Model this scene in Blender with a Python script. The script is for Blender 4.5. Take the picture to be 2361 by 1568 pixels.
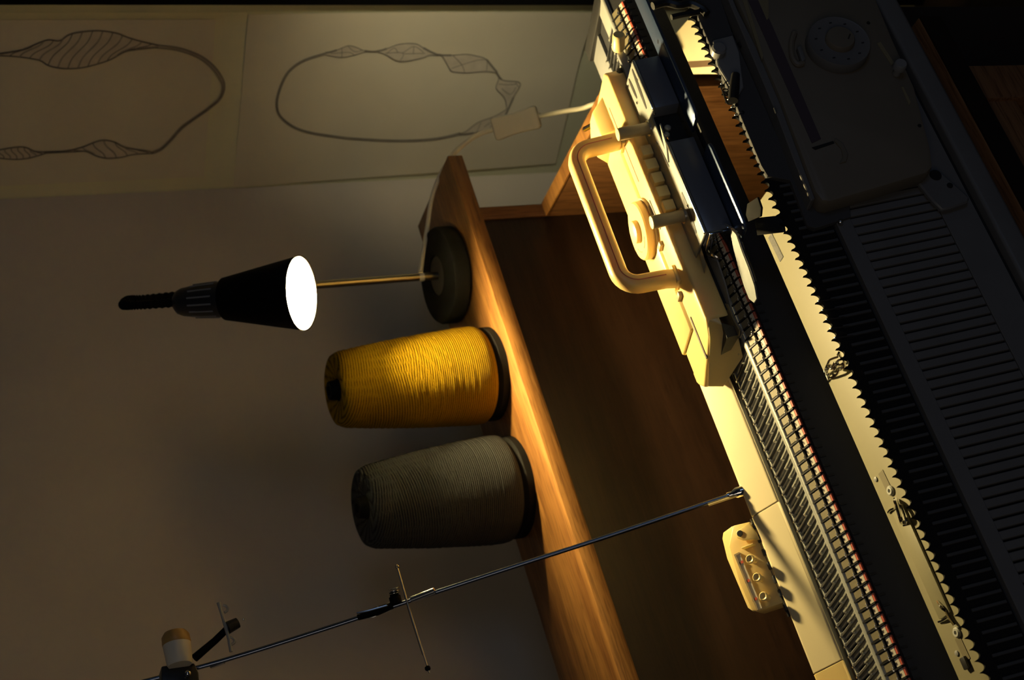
import bpy, bmesh, math, random
from mathutils import Vector, Matrix
random.seed(7)
S = bpy.context.scene
for o in list(bpy.data.objects): bpy.data.objects.remove(o)
COL = S.collection
PI = math.pi

# ------------------------------------------------------------------ camera
H = 1.75                       # camera height above the floor
CX, CY, FPX = 784.0, 1180.5, 3500.0
_p, _r, _w = [math.radians(a) for a in (23.637, 5.491, 29.8)]
_D = Vector((math.sin(_r)*math.cos(_p), math.cos(_r)*math.cos(_p), math.sin(_p)))
_r0 = Vector((math.cos(_r), -math.sin(_r), 0))
_f0 = -_D.cross(_r0)
if _f0.z < 0: _f0 = -_f0
_X = _r0*math.cos(_w) + _f0*math.sin(_w)
_Y = -_r0*math.sin(_w) + _f0*math.cos(_w)
CM = Matrix((_X, _Y, -_D))     # rows: world axes seen from the (upright) camera
cam_d = bpy.data.cameras.new('camera')
cam = bpy.data.objects.new('camera', cam_d); COL.objects.link(cam)
right = CM @ Vector((0, 1, 0)); up = CM @ Vector((1, 0, 0)); back = CM @ Vector((0, 0, -1))
mw = Matrix((right, up, back)).transposed().to_4x4(); mw.translation = Vector((0, 0, H))
cam.matrix_world = mw
cam_d.sensor_fit = 'HORIZONTAL'; cam_d.sensor_width = 23.61; cam_d.lens = 35.0
cam_d.clip_start = 0.05; cam_d.clip_end = 30
cam_d.dof.use_dof = True; cam_d.dof.focus_distance = 1.43; cam_d.dof.aperture_fstop = 6.3
S.camera = cam

# ------------------------------------------------------------------ world, lights, exposure
W = bpy.data.worlds.new('night_room'); S.world = W; W.use_nodes = True
bgn = W.node_tree.nodes['Background']
bgn.inputs[0].default_value = (0.55, 0.7, 1.0, 1); bgn.inputs[1].default_value = 0.006
def area(name, loc, target, size, power, col):
    d = bpy.data.lights.new(name, 'AREA'); d.size = size; d.energy = power; d.color = col
    o = bpy.data.objects.new(name, d); COL.objects.link(o); o.location = loc
    o.rotation_euler = (Vector(target)-Vector(loc)).to_track_quat('-Z', 'Y').to_euler()
    return o
area('cool_fill_light', (1.1, -1.9, 2.1), (0.7, 1.0, 0.9), 0.9, 2.2, (0.40, 0.60, 1.0))  # unseen cool fill, added for blue reflections and the dark fronts
area('warm_fill_light', (-1.0, -0.5, 2.4), (1.1, 1.7, 1.2), 1.0, 3.0, (1.0, 0.84, 0.66))  # unseen warm fill, added to lift walls and front faces
sp = bpy.data.lights.new('wall_fill_spot', 'SPOT'); sp.energy = 4.6; sp.color = (1.0, .90, .60); sp.spot_size = math.radians(86); sp.spot_blend = 1.0; sp.shadow_soft_size = .06  # unseen spot, added to brighten the drawing low on the right wall
spo = bpy.data.objects.new('wall_fill_spot', sp); COL.objects.link(spo); spo.location = (1.31, 1.13, .98)
spo.rotation_euler = (Vector((1.52, 1.50, .84))-Vector((1.31, 1.13, .98))).to_track_quat('-Z', 'Y').to_euler()
BULB = 3900.0
vs = S.view_settings
vs.view_transform = 'Standard'; vs.look = 'None'; vs.gamma = 1.0; vs.use_curve_mapping = False
vs.exposure = 0.0

# ------------------------------------------------------------------ pixel rays onto real planes
def ray(x, y): return CM @ Vector((1568-y-CX, x-CY, FPX))
def at(x, y, **k):
    """World point where the sight line through (x, y) meets the plane X=, Y= or Z=."""
    r = ray(x, y); ax, v = list(k.items())[0]
    if ax == 'Z': v -= H
    p = r * (v / r['XYZ'.index(ax)])
    return Vector((p.x, p.y, p.z+H))
def frame_solver(P, ang):
    b = (math.cos(ang), -math.sin(ang)); u = (math.sin(ang), math.cos(ang))
    def f(x, y, h=None, t=None):
        r = ray(x, y); k = -r.z/r.y
        if h is not None: tt = -((P[1]+h*u[1])+k*(P[0]+h*u[0]))/(b[1]+k*b[0]); hh = h
        else: hh = -((P[1]+t*b[1])+k*(P[0]+t*b[0]))/(u[1]+k*u[0]); tt = t
        Yv = P[0]+tt*b[0]+hh*u[0]
        return Vector((r.x/r.y*Yv, tt, hh))
    return f
TH = math.radians(15); DE = math.radians(12.7)
L = frame_solver((1.0686, -0.7885), TH)      # main bed frame  (X, back along bed, height over bed)
R = frame_solver((0.99, -0.803), DE)         # ribber frame    (X, into the face, up the face)

# ------------------------------------------------------------------ materials
def nt(name):
    m = bpy.data.materials.new(name); m.use_nodes = True
    t = m.node_tree; return m, t, t.nodes['Principled BSDF']
def mat(name, col, rough=0.5, metal=0.0, noise=0.0, nscale=40, bump=0.0, bscale=200, spec=0.5, coat=0.0):
    m, t, b = nt(name)
    b.inputs['Base Color'].default_value = (*col, 1); b.inputs['Roughness'].default_value = rough
    b.inputs['Metallic'].default_value = metal; b.inputs['Specular IOR Level'].default_value = spec
    b.inputs['Coat Weight'].default_value = coat
    tc = t.nodes.new('ShaderNodeTexCoord')
    if noise > 0:
        n = t.nodes.new('ShaderNodeTexNoise'); n.inputs['Scale'].default_value = nscale; n.inputs['Detail'].default_value = 5
        r = t.nodes.new('ShaderNodeValToRGB')
        r.color_ramp.elements[0].color = (*[c*(1-noise) for c in col], 1); r.color_ramp.elements[1].color = (*[min(1, c*(1+noise)) for c in col], 1)
        r.color_ramp.elements[0].position = .3; r.color_ramp.elements[1].position = .7
        t.links.new(tc.outputs['Object'], n.inputs['Vector']); t.links.new(n.outputs['Fac'], r.inputs['Fac'])
        t.links.new(r.outputs['Color'], b.inputs['Base Color'])
    if bump > 0:
        n2 = t.nodes.new('ShaderNodeTexNoise'); n2.inputs['Scale'].default_value = bscale; n2.inputs['Detail'].default_value = 3
        bp = t.nodes.new('ShaderNodeBump'); bp.inputs['Strength'].default_value = bump; bp.inputs['Distance'].default_value = 0.002
        t.links.new(tc.outputs['Object'], n2.inputs['Vector']); t.links.new(n2.outputs['Fac'], bp.inputs['Height'])
        t.links.new(bp.outputs['Normal'], b.inputs['Normal'])
    return m
def wood(name, dark, light, axis, rough=0.42, scale=1.0, fine=1.0):
    m, t, b = nt(name)
    tc = t.nodes.new('ShaderNodeTexCoord'); mp = t.nodes.new('ShaderNodeMapping')
    sc = [70*scale]*3; sc['XYZ'.index(axis)] = 3.0*scale
    mp.inputs['Scale'].default_value = sc
    n = t.nodes.new('ShaderNodeTexNoise'); n.inputs['Scale'].default_value = 1.0; n.inputs['Detail'].default_value = 6; n.inputs['Distortion'].default_value = 0.5
    mp2 = t.nodes.new('ShaderNodeMapping'); sc2 = [420*scale]*3; sc2['XYZ'.index(axis)] = 26*scale
    mp2.inputs['Scale'].default_value = sc2
    n2 = t.nodes.new('ShaderNodeTexNoise'); n2.inputs['Scale'].default_value = 1.0; n2.inputs['Detail'].default_value = 2
    r = t.nodes.new('ShaderNodeValToRGB')
    r.color_ramp.elements[0].position = .32; r.color_ramp.elements[0].color = (*dark, 1)
    r.color_ramp.elements[1].position = .68; r.color_ramp.elements[1].color = (*light, 1)
    r2 = t.nodes.new('ShaderNodeValToRGB')
    r2.color_ramp.elements[0].position = .36; r2.color_ramp.elements[0].color = (.45, .4, .36, 1)
    r2.color_ramp.elements[1].position = .5; r2.color_ramp.elements[1].color = (1, 1, 1, 1)
    mx = t.nodes.new('ShaderNodeMix'); mx.data_type = 'RGBA'; mx.blend_type = 'MULTIPLY'; mx.inputs['Factor'].default_value = 0.7*fine
    t.links.new(tc.outputs['Object'], mp.inputs['Vector']); t.links.new(mp.outputs['Vector'], n.inputs['Vector'])
    t.links.new(tc.outputs['Object'], mp2.inputs['Vector']); t.links.new(mp2.outputs['Vector'], n2.inputs['Vector'])
    t.links.new(n.outputs['Fac'], r.inputs['Fac']); t.links.new(n2.outputs['Fac'], r2.inputs['Fac'])
    t.links.new(r.outputs['Color'], mx.inputs['A']); t.links.new(r2.outputs['Color'], mx.inputs['B'])
    t.links.new(mx.outputs['Result'], b.inputs['Base Color'])
    bp = t.nodes.new('ShaderNodeBump'); bp.inputs['Strength'].default_value = .25; bp.inputs['Distance'].default_value = .0006
    t.links.new(n2.outputs['Fac'], bp.inputs['Height']); t.links.new(bp.outputs['Normal'], b.inputs['Normal'])
    b.inputs['Roughness'].default_value = rough
    return m
def emit(name, col, s):
    m, t, b = nt(name)
    b.inputs['Base Color'].default_value = (1, 1, 1, 1)
    b.inputs['Emission Color'].default_value = (*col, 1); b.inputs['Emission Strength'].default_value = s
    return m
def yarn_mat(name, c0, c1, turns=58):
    m, t, b = nt(name); N = t.nodes; Lk = t.links
    uv = N.new('ShaderNodeUVMap'); sp = N.new('ShaderNodeSeparateXYZ'); Lk.new(uv.outputs['UV'], sp.inputs[0])
    tc = N.new('ShaderNodeTexCoord')
    def M_(op, a, bb=None, c=None):
        n = N.new('ShaderNodeMath'); n.operation = op
        for i, v in enumerate((a, bb, c)):
            if v is None: continue
            if isinstance(v, (int, float)): n.inputs[i].default_value = v
            else: Lk.new(v, n.inputs[i])
        return n.outputs[0]
    nz = N.new('ShaderNodeTexNoise'); nz.inputs['Scale'].default_value = 28; nz.inputs['Detail'].default_value = 2
    Lk.new(tc.outputs['Object'], nz.inputs['Vector'])
    def wind(k, n):
        a = M_('MULTIPLY', sp.outputs['Y'], n*2*PI); c = M_('MULTIPLY', sp.outputs['X'], k*2*PI)
        s = M_('ADD', a, c); s = M_('ADD', s, M_('MULTIPLY', nz.outputs['Fac'], 2.2))
        return M_('ABSOLUTE', M_('SINE', M_('MULTIPLY', s, 0.5)))
    w1 = wind(14, turns); w2 = wind(-14, turns); w3 = wind(1, turns*1.25)
    mk = N.new('ShaderNodeTexNoise'); mk.inputs['Scale'].default_value = 13; mk.inputs['Detail'].default_value = 3
    Lk.new(tc.outputs['Object'], mk.inputs['Vector'])
    th = M_('MULTIPLY', M_('SUBTRACT', mk.outputs['Fac'], .40), 5); th = N.new('ShaderNodeClamp').outputs[0] if False else th
    cl = N.new('ShaderNodeClamp'); Lk.new(th, cl.inputs[0])
    mixa = N.new('ShaderNodeMix'); Lk.new(cl.outputs[0], mixa.inputs[0]); Lk.new(w1, mixa.inputs[2]); Lk.new(w2, mixa.inputs[3])
    lowf = M_('MULTIPLY', M_('SUBTRACT', .62, sp.outputs['Y']), 3.0); cl2 = N.new('ShaderNodeClamp'); Lk.new(lowf, cl2.inputs[0])
    mixb = N.new('ShaderNodeMix'); Lk.new(cl2.outputs[0], mixb.inputs[0]); Lk.new(mixa.outputs[0], mixb.inputs[2]); Lk.new(w3, mixb.inputs[3])
    fz = N.new('ShaderNodeTexNoise'); fz.inputs['Scale'].default_value = 700; fz.inputs['Detail'].default_value = 2
    Lk.new(tc.outputs['Object'], fz.inputs['Vector'])
    hgt = M_('ADD', M_('POWER', mixb.outputs[0], .8), M_('MULTIPLY', fz.outputs['Fac'], .8))
    r = N.new('ShaderNodeValToRGB'); r.color_ramp.elements[0].position = .28; r.color_ramp.elements[1].position = .95
    r.color_ramp.elements[0].color = (*c0, 1); r.color_ramp.elements[1].color = (*c1, 1)
    Lk.new(M_('MULTIPLY', hgt, .75), r.inputs['Fac']); Lk.new(r.outputs['Color'], b.inputs['Base Color'])
    bp = N.new('ShaderNodeBump'); bp.inputs['Strength'].default_value = 1.0; bp.inputs['Distance'].default_value = .0020
    Lk.new(hgt, bp.inputs['Height']); Lk.new(bp.outputs['Normal'], b.inputs['Normal'])
    b.inputs['Roughness'].default_value = .85; b.inputs['Specular IOR Level'].default_value = .08
    return m

M = {}
M['wall'] = mat('painted_wall', (.64, .56, .45), .85, noise=.05, nscale=6, bump=.12, bscale=90)
M['wall_r'] = mat('pale_green_wall', (.70, .68, .46), .85, noise=.04, nscale=5, bump=.12, bscale=90)
M['paper'] = mat('drawing_paper', (.78, .70, .52), .8, noise=.04, nscale=9)
M['paper2'] = mat('backing_paper', (.80, .75, .50), .8, noise=.03, nscale=9)
M['graphite'] = mat('graphite', (.16, .14, .115), .7)
M['graphite_soft'] = mat('soft_graphite', (.34, .30, .24), .8, noise=.15, nscale=60)
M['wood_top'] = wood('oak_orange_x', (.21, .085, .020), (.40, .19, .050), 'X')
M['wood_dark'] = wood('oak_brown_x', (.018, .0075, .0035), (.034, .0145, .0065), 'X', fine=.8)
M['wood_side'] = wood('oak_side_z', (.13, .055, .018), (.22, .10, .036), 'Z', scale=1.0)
M['wood_table'] = wood('table_wood_x', (.17, .08, .035), (.32, .16, .07), 'X')
M['floor'] = wood('floor_boards', (.020, .013, .009), (.035, .022, .014), 'Y', .5, .4)
M['cream'] = mat('cream_plastic', (.80, .60, .25), .33, spec=.5, noise=.02, nscale=12, coat=.15)
_b = M['cream'].node_tree.nodes['Principled BSDF']
_b.inputs['Subsurface Weight'].default_value = .22; _b.inputs['Subsurface Radius'].default_value = (1.0, .78, .25); _b.inputs['Subsurface Scale'].default_value = .012
M['cream_m'] = mat('cream_paint', (.76, .66, .40), .42, noise=.03, nscale=14)
M['cream_btn'] = mat('cream_button', (.80, .62, .27), .4)
M['tan'] = mat('tan_knob', (.42, .33, .19), .4)
M['grey_m'] = mat('grey_painted_metal', (.22, .225, .235), .42, noise=.06, nscale=25)
M['grey_l'] = mat('light_grey_metal', (.36, .37, .35), .42, metal=.15, noise=.08, nscale=20)
M['steel'] = mat('bright_steel', (.72, .72, .70), .22, metal=1.0)
M['steel_b'] = mat('brushed_steel_plate', (.30, .31, .285), .38, metal=.25, noise=.07, nscale=18)
M['chrome'] = mat('chrome', (.80, .80, .78), .08, metal=1.0)
M['navy'] = mat('dark_navy_shade', (.13, .145, .185), .28, spec=.6)  # shade and dark blue reflection coloured into the metal box fronts
M['navy_f'] = mat('flange_blue_sheen', (.05, .08, .16), .36, metal=.5)  # blue reflection put into the flange colour
M['black'] = mat('black_plastic', (.018, .018, .019), .38)
M['black_m'] = mat('black_satin_metal', (.005, .0048, .0045), .6, spec=.06)
M['dark'] = mat('dark_bed_metal', (.035, .036, .04), .45, metal=.2)
M['brown_m'] = mat('bronze_sinker', (.26, .22, .13), .5, metal=.1)
M['white'] = mat('white_tab', (.74, .68, .55), .45)
M['red'] = mat('red_mark', (.62, .10, .05), .5)
M['inkred'] = mat('red_print', (.50, .16, .12), .5)
M['ink'] = mat('dark_print', (.10, .08, .07), .5)
M['pole'] = mat('brushed_brass_pole', (.42, .36, .25), .34, metal=1.0)
M['disc'] = mat('grey_disc', (.035, .031, .024), .5)
M['shade_in'] = mat('shade_inside', (.42, .42, .41), .6)
M['cord'] = mat('white_cord', (.93, .87, .66), .5)
M['pink'] = mat('pink_cord', (.62, .42, .30), .6)
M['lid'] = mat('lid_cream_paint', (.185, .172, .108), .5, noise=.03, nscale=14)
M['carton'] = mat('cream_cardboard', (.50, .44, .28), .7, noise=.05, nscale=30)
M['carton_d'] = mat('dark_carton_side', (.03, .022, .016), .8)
M['edge_dark'] = mat('dark_edge_shade', (.012, .008, .006), .5)  # near black, paints the unlit front edge of the tabletop
M['stripe_shade'] = mat('brown_shadow_stripe', (.10, .06, .03), .5)
M['yarn_y'] = yarn_mat('mustard_yarn', (.075, .040, .001), (.39, .235, .004))
M['yarn_g'] = yarn_mat('charcoal_yarn', (.010, .011, .011), (.066, .070, .068))
M['core'] = mat('plastic_core', (.008, .008, .008), .7, spec=.1)
M['rib_d'] = mat('ribber_dark_plate', (.075, .077, .082), .5, metal=.1)
M['rib_c'] = mat('ribber_carriage_brown', (.17, .148, .115), .5, noise=.04, nscale=20)
M['rib_g'] = mat('ribber_grey', (.15, .15, .155), .45, noise=.05, nscale=25)
M['rib_plate'] = mat('ribber_link_plate', (.075, .075, .08), .75, spec=.1)
M['matte'] = mat('matte_black', (.016, .016, .017), .9, spec=.03)
M['mast'] = mat('dark_steel_rod', (.20, .23, .30), .22, metal=1.0)
M['leaf'] = mat('blued_steel_leaf', (.15, .165, .17), .4, metal=.2, noise=.15, nscale=60)
M['rib_p'] = mat('ribber_purple_band', (.075, .055, .07), .45)
M['amber'] = mat('amber_top', (.45, .27, .08), .4)
M['bulb'] = emit('lamp_bulb', (1.0, .76, .34), BULB)

# ------------------------------------------------------------------ mesh kit
class MB:
    def __init__(s): s.v = []; s.f = []; s.m = []; s.uv = []; s.has_uv = False
    def add(s, vs_, fs, mi=0, uvs=None):
        o = len(s.v); s.v += [tuple(v) for v in vs_]
        for i, f in enumerate(fs):
            s.f.append(tuple(o+j for j in f)); s.m.append(mi)
            s.uv.append(uvs[i] if uvs else [(0, 0)]*len(f))
        if uvs: s.has_uv = True
        return s
    def box(s, x0, x1, y0, y1, z0, z1, mi=0, X=None):
        vs_ = [Vector((x, y, z)) for x in (x0, x1) for y in (y0, y1) for z in (z0, z1)]
        if X: vs_ = [X @ v for v in vs_]
        return s.add(vs_, [(0, 1, 3, 2), (4, 6, 7, 5), (0, 4, 5, 1), (2, 3, 7, 6), (0, 2, 6, 4), (1, 5, 7, 3)], mi)
    def prism(s, prof, x0, x1, mi=0):          # profile of (y,z), extruded in x
        n = len(prof)
        vs_ = [(x0, y, z) for y, z in prof] + [(x1, y, z) for y, z in prof]
        fs = [tuple(range(n)), tuple(range(2*n-1, n-1, -1))] + [(i, i+n, (i+1) % n+n, (i+1) % n) for i in range(n)]
        return s.add(vs_, fs, mi)
    def loft(s, A, B, mi=0):                   # two same-length loops
        n = len(A)
        fs = [tuple(range(n)), tuple(range(2*n-1, n-1, -1))] + [(i, i+n, (i+1) % n+n, (i+1) % n) for i in range(n)]
        return s.add(list(A)+list(B), fs, mi)
    def plate(s, pts, z0, z1, mi=0):           # pts (x,y)
        return s.loft([(x, y, z0) for x, y in pts], [(x, y, z1) for x, y in pts], mi)
    def lathe(s, prof, seg=32, X=None, mi=0, cap=True):   # prof (r,z)
        vs_ = []; n = len(prof)
        z0 = prof[0][1]; z1 = prof[-1][1]
        for i in range(seg):
            a = 2*PI*i/seg
            for r, z in prof:
                p = Vector((r*math.cos(a), r*math.sin(a), z)); vs_.append(X @ p if X else p)
        fs = []; uvs = []
        for i in range(seg):
            j = (i+1) % seg
            for k in range(n-1):
                fs.append((i*n+k, j*n+k, j*n+k+1, i*n+k+1))
                va = (prof[k][1]-z0)/((z1-z0) or 1); vb = (prof[k+1][1]-z0)/((z1-z0) or 1)
                uvs.append([(i/seg, va), ((i+1)/seg, va), ((i+1)/seg, vb), (i/seg, vb)])
        if cap:
            fs.append(tuple(i*n for i in range(seg))[::-1]); uvs.append([(0, 0)]*seg)
            fs.append(tuple(i*n+n-1 for i in range(seg))); uvs.append([(0, 1)]*seg)
        return s.add(vs_, fs, mi, uvs)
    def tube(s, pts, r, seg=10, closed=False, mi=0, sect=None, ref=None):
        pts = [Vector(p) for p in pts]; n = len(pts)
        rs = r if isinstance(r, (list, tuple)) else [r]*n
        sec = sect or [(math.cos(2*PI*k/seg), math.sin(2*PI*k/seg)) for k in range(seg)]
        m = len(sec); vs_ = []
        nrm = None
        for i, p in enumerate(pts):
            a = pts[i-1] if (i > 0 or closed) else p; c = pts[(i+1) % n] if (i < n-1 or closed) else p
            t = (c-a).normalized()
            if ref is not None: nrm = Vector(ref) - t*t.dot(Vector(ref))
            elif nrm is None:
                q = Vector((0, 0, 1)) if abs(t.z) < .9 else Vector((1, 0, 0)); nrm = q - t*t.dot(q)
            else: nrm = nrm - t*t.dot(nrm)
            nrm.normalize(); b = t.cross(nrm)
            for u, w in sec: vs_.append(p + (nrm*u + b*w)*rs[i])
        fs = []
        for i in range(n if closed else n-1):
            j = (i+1) % n
            for k in range(m): l = (k+1) % m; fs.append((i*m+k, i*m+l, j*m+l, j*m+k))
        if not closed: fs += [tuple(range(m))[::-1], tuple((n-1)*m+k for k in range(m))]
        return s.add(vs_, fs, mi)
    def ball(s, c, r, seg=12, mi=0, sc=(1, 1, 1)):
        n = max(5, seg//2); prof = [(max(1e-5, r*math.sin(PI*k/n)), -r*math.cos(PI*k/n)) for k in range(n+1)]
        X = Matrix.Translation(c) @ Matrix.Diagonal((*sc, 1))
        return s.lathe(prof, seg, X, mi, cap=False)
    def mesh(s, name, mats, smooth=True, bevel=0, bseg=2, ang=35):
        me = bpy.data.meshes.new(name)
        me.from_pydata([tuple(v) for v in s.v], [], s.f)
        mats = mats if isinstance(mats, (list, tuple)) else [mats]
        for m_ in mats: me.materials.append(M[m_])
        me.polygons.foreach_set('material_index', s.m)
        if s.has_uv:
            ul = me.uv_layers.new(name='UVMap'); flat = [c for f in s.uv for uvp in f for c in uvp]
            ul.data.foreach_set('uv', flat)
        bm = bmesh.new(); bm.from_mesh(me)
        bmesh.ops.remove_doubles(bm, verts=bm.verts, dist=1e-6)
        bmesh.ops.recalc_face_normals(bm, faces=bm.faces)
        if bevel > 0:
            es = [e for e in bm.edges if len(e.link_faces) == 2 and e.calc_face_angle(0) > math.radians(25)]
            bmesh.ops.bevel(bm, geom=es, offset=bevel, segments=bseg, profile=.5, affect='EDGES', clamp_overlap=True)
        bm.to_mesh(me); bm.free()
        if smooth:
            me.shade_smooth(); me.set_sharp_from_angle(angle=math.radians(ang))
        me.update(); return me
def link(name, me, parent=None, loc=None):
    o = bpy.data.objects.new(name, me); COL.objects.link(o)
    if parent: o.parent = parent
    if loc is not None: o.location = loc
    return o
def part(name, mb, mats, parent, bevel=0, **k):
    o = link(name, mb.mesh(name, mats, bevel=bevel, **k), parent)
    off = parent.get('_off') if parent is not None else None
    if off is not None: o.location = Vector(off)
    return o
def tag(o, label, cat, group=None):
    o['label'] = label; o['category'] = cat
    if group: o['group'] = group
    return o
def thing(name, label, cat, loc=(0, 0, 0), rot=(0, 0, 0), group=None):
    """An Empty at the thing's base.  Parts are modelled in coordinates whose x is the world X."""
    o = bpy.data.objects.new(name, None); COL.objects.link(o); o.empty_display_size = .05
    o.location = loc; o.rotation_euler = rot; tag(o, label, cat, group)
    return o
OFF = {}
def place(parent, o, off):
    o.location = Vector(off)
def prt(parent, name, mb, mats, bevel=0, label=None, **k):
    """part modelled in the parent's frame, shifted by the parent's own offset"""
    o = link(name, mb.mesh(name, mats, bevel=bevel, **k), parent)
    if parent.name in OFF: o.location = Vector(OFF[parent.name])
    if label: o['label'] = label
    return o
def struct(name, mb, mats, **k):
    o = link(name, mb.mesh(name, mats, **k)); o['kind'] = 'structure'; return o
def axisM(p, d, roll=None):
    """matrix that puts local z along d at p"""
    q = Vector(d).normalized().to_track_quat('Z', 'Y'); return Matrix.Translation(Vector(p)) @ q.to_matrix().to_4x4()
def arc(c, r, a0, a1, n): return [(c[0]+r*math.cos(a0+(a1-a0)*i/n), c[1]+r*math.sin(a0+(a1-a0)*i/n)) for i in range(n+1)]
def smoothpath(P, n=8):
    P = [Vector(p) for p in P]; out = []
    for i in range(len(P)-1):
        p0 = P[max(i-1, 0)]; p1 = P[i]; p2 = P[i+1]; p3 = P[min(i+2, len(P)-1)]
        for k in range(n):
            t = k/n
            out.append(.5*((2*p1)+(p2-p0)*t+(2*p0-5*p1+4*p2-p3)*t*t+(3*p1-p0-3*p2+p3)*t*t*t))
    return out+[P[-1]]

# ------------------------------------------------------------------ room shell
YW = 1.87; XC = 1.388                        # back wall, and the corner where the right wall turns
WD = Vector((.356, -.934, 0)).normalized()   # direction of the right wall from the corner
WN = Vector((-WD.y*-1, WD.x*-1, 0)); WN = Vector((-.934, -.356, 0)).normalized()
struct('floor', MB().box(-2.2, 3.2, -2.4, YW+.1, -.05, 0), 'floor', smooth=False)
struct('wall_back', MB().box(-2.2, XC+.12, YW, YW+.1, 0, 2.8), 'wall', smooth=False)
def wr(s, z, off=0.0): p = Vector((XC, YW, 0)) + WD*s + WN*off; return Vector((p.x, p.y, z))
mb = MB(); mb.loft([wr(-.02, 0), wr(4.2, 0), wr(4.2, 0, -.1), wr(-.02, 0, -.1)], [wr(-.02, 2.8), wr(4.2, 2.8), wr(4.2, 2.8, -.1), wr(-.02, 2.8, -.1)])
struct('wall_right', mb, 'wall_r', smooth=False)
def onwr(x, y, off=0.0):
    r = ray(x, y); p0 = Vector((XC, YW, 0)) + WN*off
    k = p0.dot(WN)/(Vector((r.x, r.y, 0)).dot(WN)); p = r*k
    q = Vector((p.x, p.y, 0)) - Vector((XC, YW, 0))
    return q.dot(WD), p.z+H
s_tr, _ = onwr(600, 0)
mb = MB(); mb.loft([wr(s_tr+.001, 0, 0), wr(s_tr+.09, 0, 0), wr(s_tr+.09, 0, .02), wr(s_tr+.001, 0, .02)],
                   [wr(s_tr+.001, 2.8, 0), wr(s_tr+.09, 2.8, 0), wr(s_tr+.09, 2.8, .02), wr(s_tr+.001, 2.8, .02)])
struct('trim_1', mb, 'black_m', smooth=False, bevel=.002)

# ------------------------------------------------------------------ drawings on the right wall
def sheet(name, corners, off, th, mats, label, cat, curl=0.0, group=None, nx=16, nz=26):
    """corners (s,z): bl, br, tr, tl on the right wall; curl lifts the lower right corner"""
    bl, br, tr, tl = corners; mb = MB(); g = []
    c = wr(*[(a+b)/2 for a, b in zip(bl, tr)])
    for face in (0, 1):
        for j in range(nz+1):
            for i in range(nx+1):
                u = i/nx; v = j/nz
                s_ = (bl[0]*(1-u)+br[0]*u)*(1-v)+(tl[0]*(1-u)+tr[0]*u)*v
                z_ = (bl[1]*(1-u)+br[1]*u)*(1-v)+(tl[1]*(1-u)+tr[1]*u)*v
                lift = curl*max(0, u-.62)**2*7*(1-v)**1.5 + .0018*math.sin(5*v+3*u)*curl/.02*.6
                g.append(wr(s_, z_, off+max(0, lift)+(th if face else 0)))
    n = (nx+1)*(nz+1); fs = []
    for j in range(nz):
        for i in range(nx):
            a = j*(nx+1)+i; q = (a, a+1, a+nx+2, a+nx+1)
            fs.append(q[::-1]); fs.append(tuple(k+n for k in q))
    ring = [i for i in range(nx+1)] + [j*(nx+1)+nx for j in range(1, nz+1)] + [nz*(nx+1)+i for i in range(nx-1, -1, -1)] + [j*(nx+1) for j in range(nz-1, 0, -1)]
    for a, b in zip(ring, ring[1:]+ring[:1]): fs.append((a, b, b+n, a+n))
    mb.add(g, fs); o = link(name, mb.mesh(name, mats))
    if label: tag(o, label, cat, group)
    def lift_at(s_, z_):
        v = (z_-bl[1])/(tl[1]-bl[1]); u = (s_-bl[0])/(br[0]-bl[0])
        v = min(1, max(0, v))
        return off+th+max(0, curl*max(0, u-.62)**2*7*(1-v)**1.5 + .0018*math.sin(5*v+3*u)*curl/.02*.6)
    return o, lift_at
bl = onwr(1280, 375); br = onwr(1363, 14); zt = 2.25
s_l = bl[0]; s_t = onwr(50, 453)[0]
lo_c = [(s_l, bl[1]), (br[0], br[1]), (br[0]-.004, 1.245), (s_l, 1.245)]
z_mid = onwr(600, 60)[1]
tr_ = onwr(602, 30)
back_sheet, _ = sheet('backing_sheet', [(s_t, onwr(600, 420)[1]-.02), (onwr(1, 28)[0], onwr(600, 420)[1]-.02), (onwr(1, 28)[0], zt), (s_t, zt)], .0006, .0004, 'paper2',
                      'pale greenish backing paper on the wall behind the upper drawing', 'paper', 0)
low, lf = sheet('drawing', [(s_l, bl[1]), br, (tr_[0], z_mid+.02), (s_t, z_mid+.02)], .0022, .0004, 'paper',
                'lower pencil drawing of a thin loop with faceted wire beads', 'drawing', .02, 'pencil drawings on the right wall')
upl = onwr(470, 405); upr = onwr(449, 42)
upp, uf = sheet('drawing', [(upl[0], upl[1]), (upr[0], upl[1]), (upr[0], zt-.02), (upl[0], zt-.02)], .0032, .0004, 'paper',
                'upper pencil drawing of a loop with shaded twisted beads', 'drawing', 0.0, 'pencil drawings on the right wall')
def ribbon(pts, w, lf_, mb, mi=0, extra=.0003):
    extra += .0007
    q = [onwr(x, y, .003) for x, y in pts]
    q = [Vector((a, b, 0)) for a, b in q]
    if len(q) > 2: q = smoothpath(q, 4)
    vs_ = []
    for i, p in enumerate(q):
        a = q[max(i-1, 0)]; b = q[min(i+1, len(q)-1)]; t = (b-a).normalized(); n = Vector((-t.y, t.x, 0))
        ww = w/2
        for sgn in (-1, 1):
            e = p+n*ww*sgn; vs_.append(wr(e.x, e.y, lf_(e.x, e.y)+extra))
    fs = [(2*i, 2*i+1, 2*i+3, 2*i+2) for i in range(len(q)-1)]
    mb.add(vs_, fs, mi)
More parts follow.
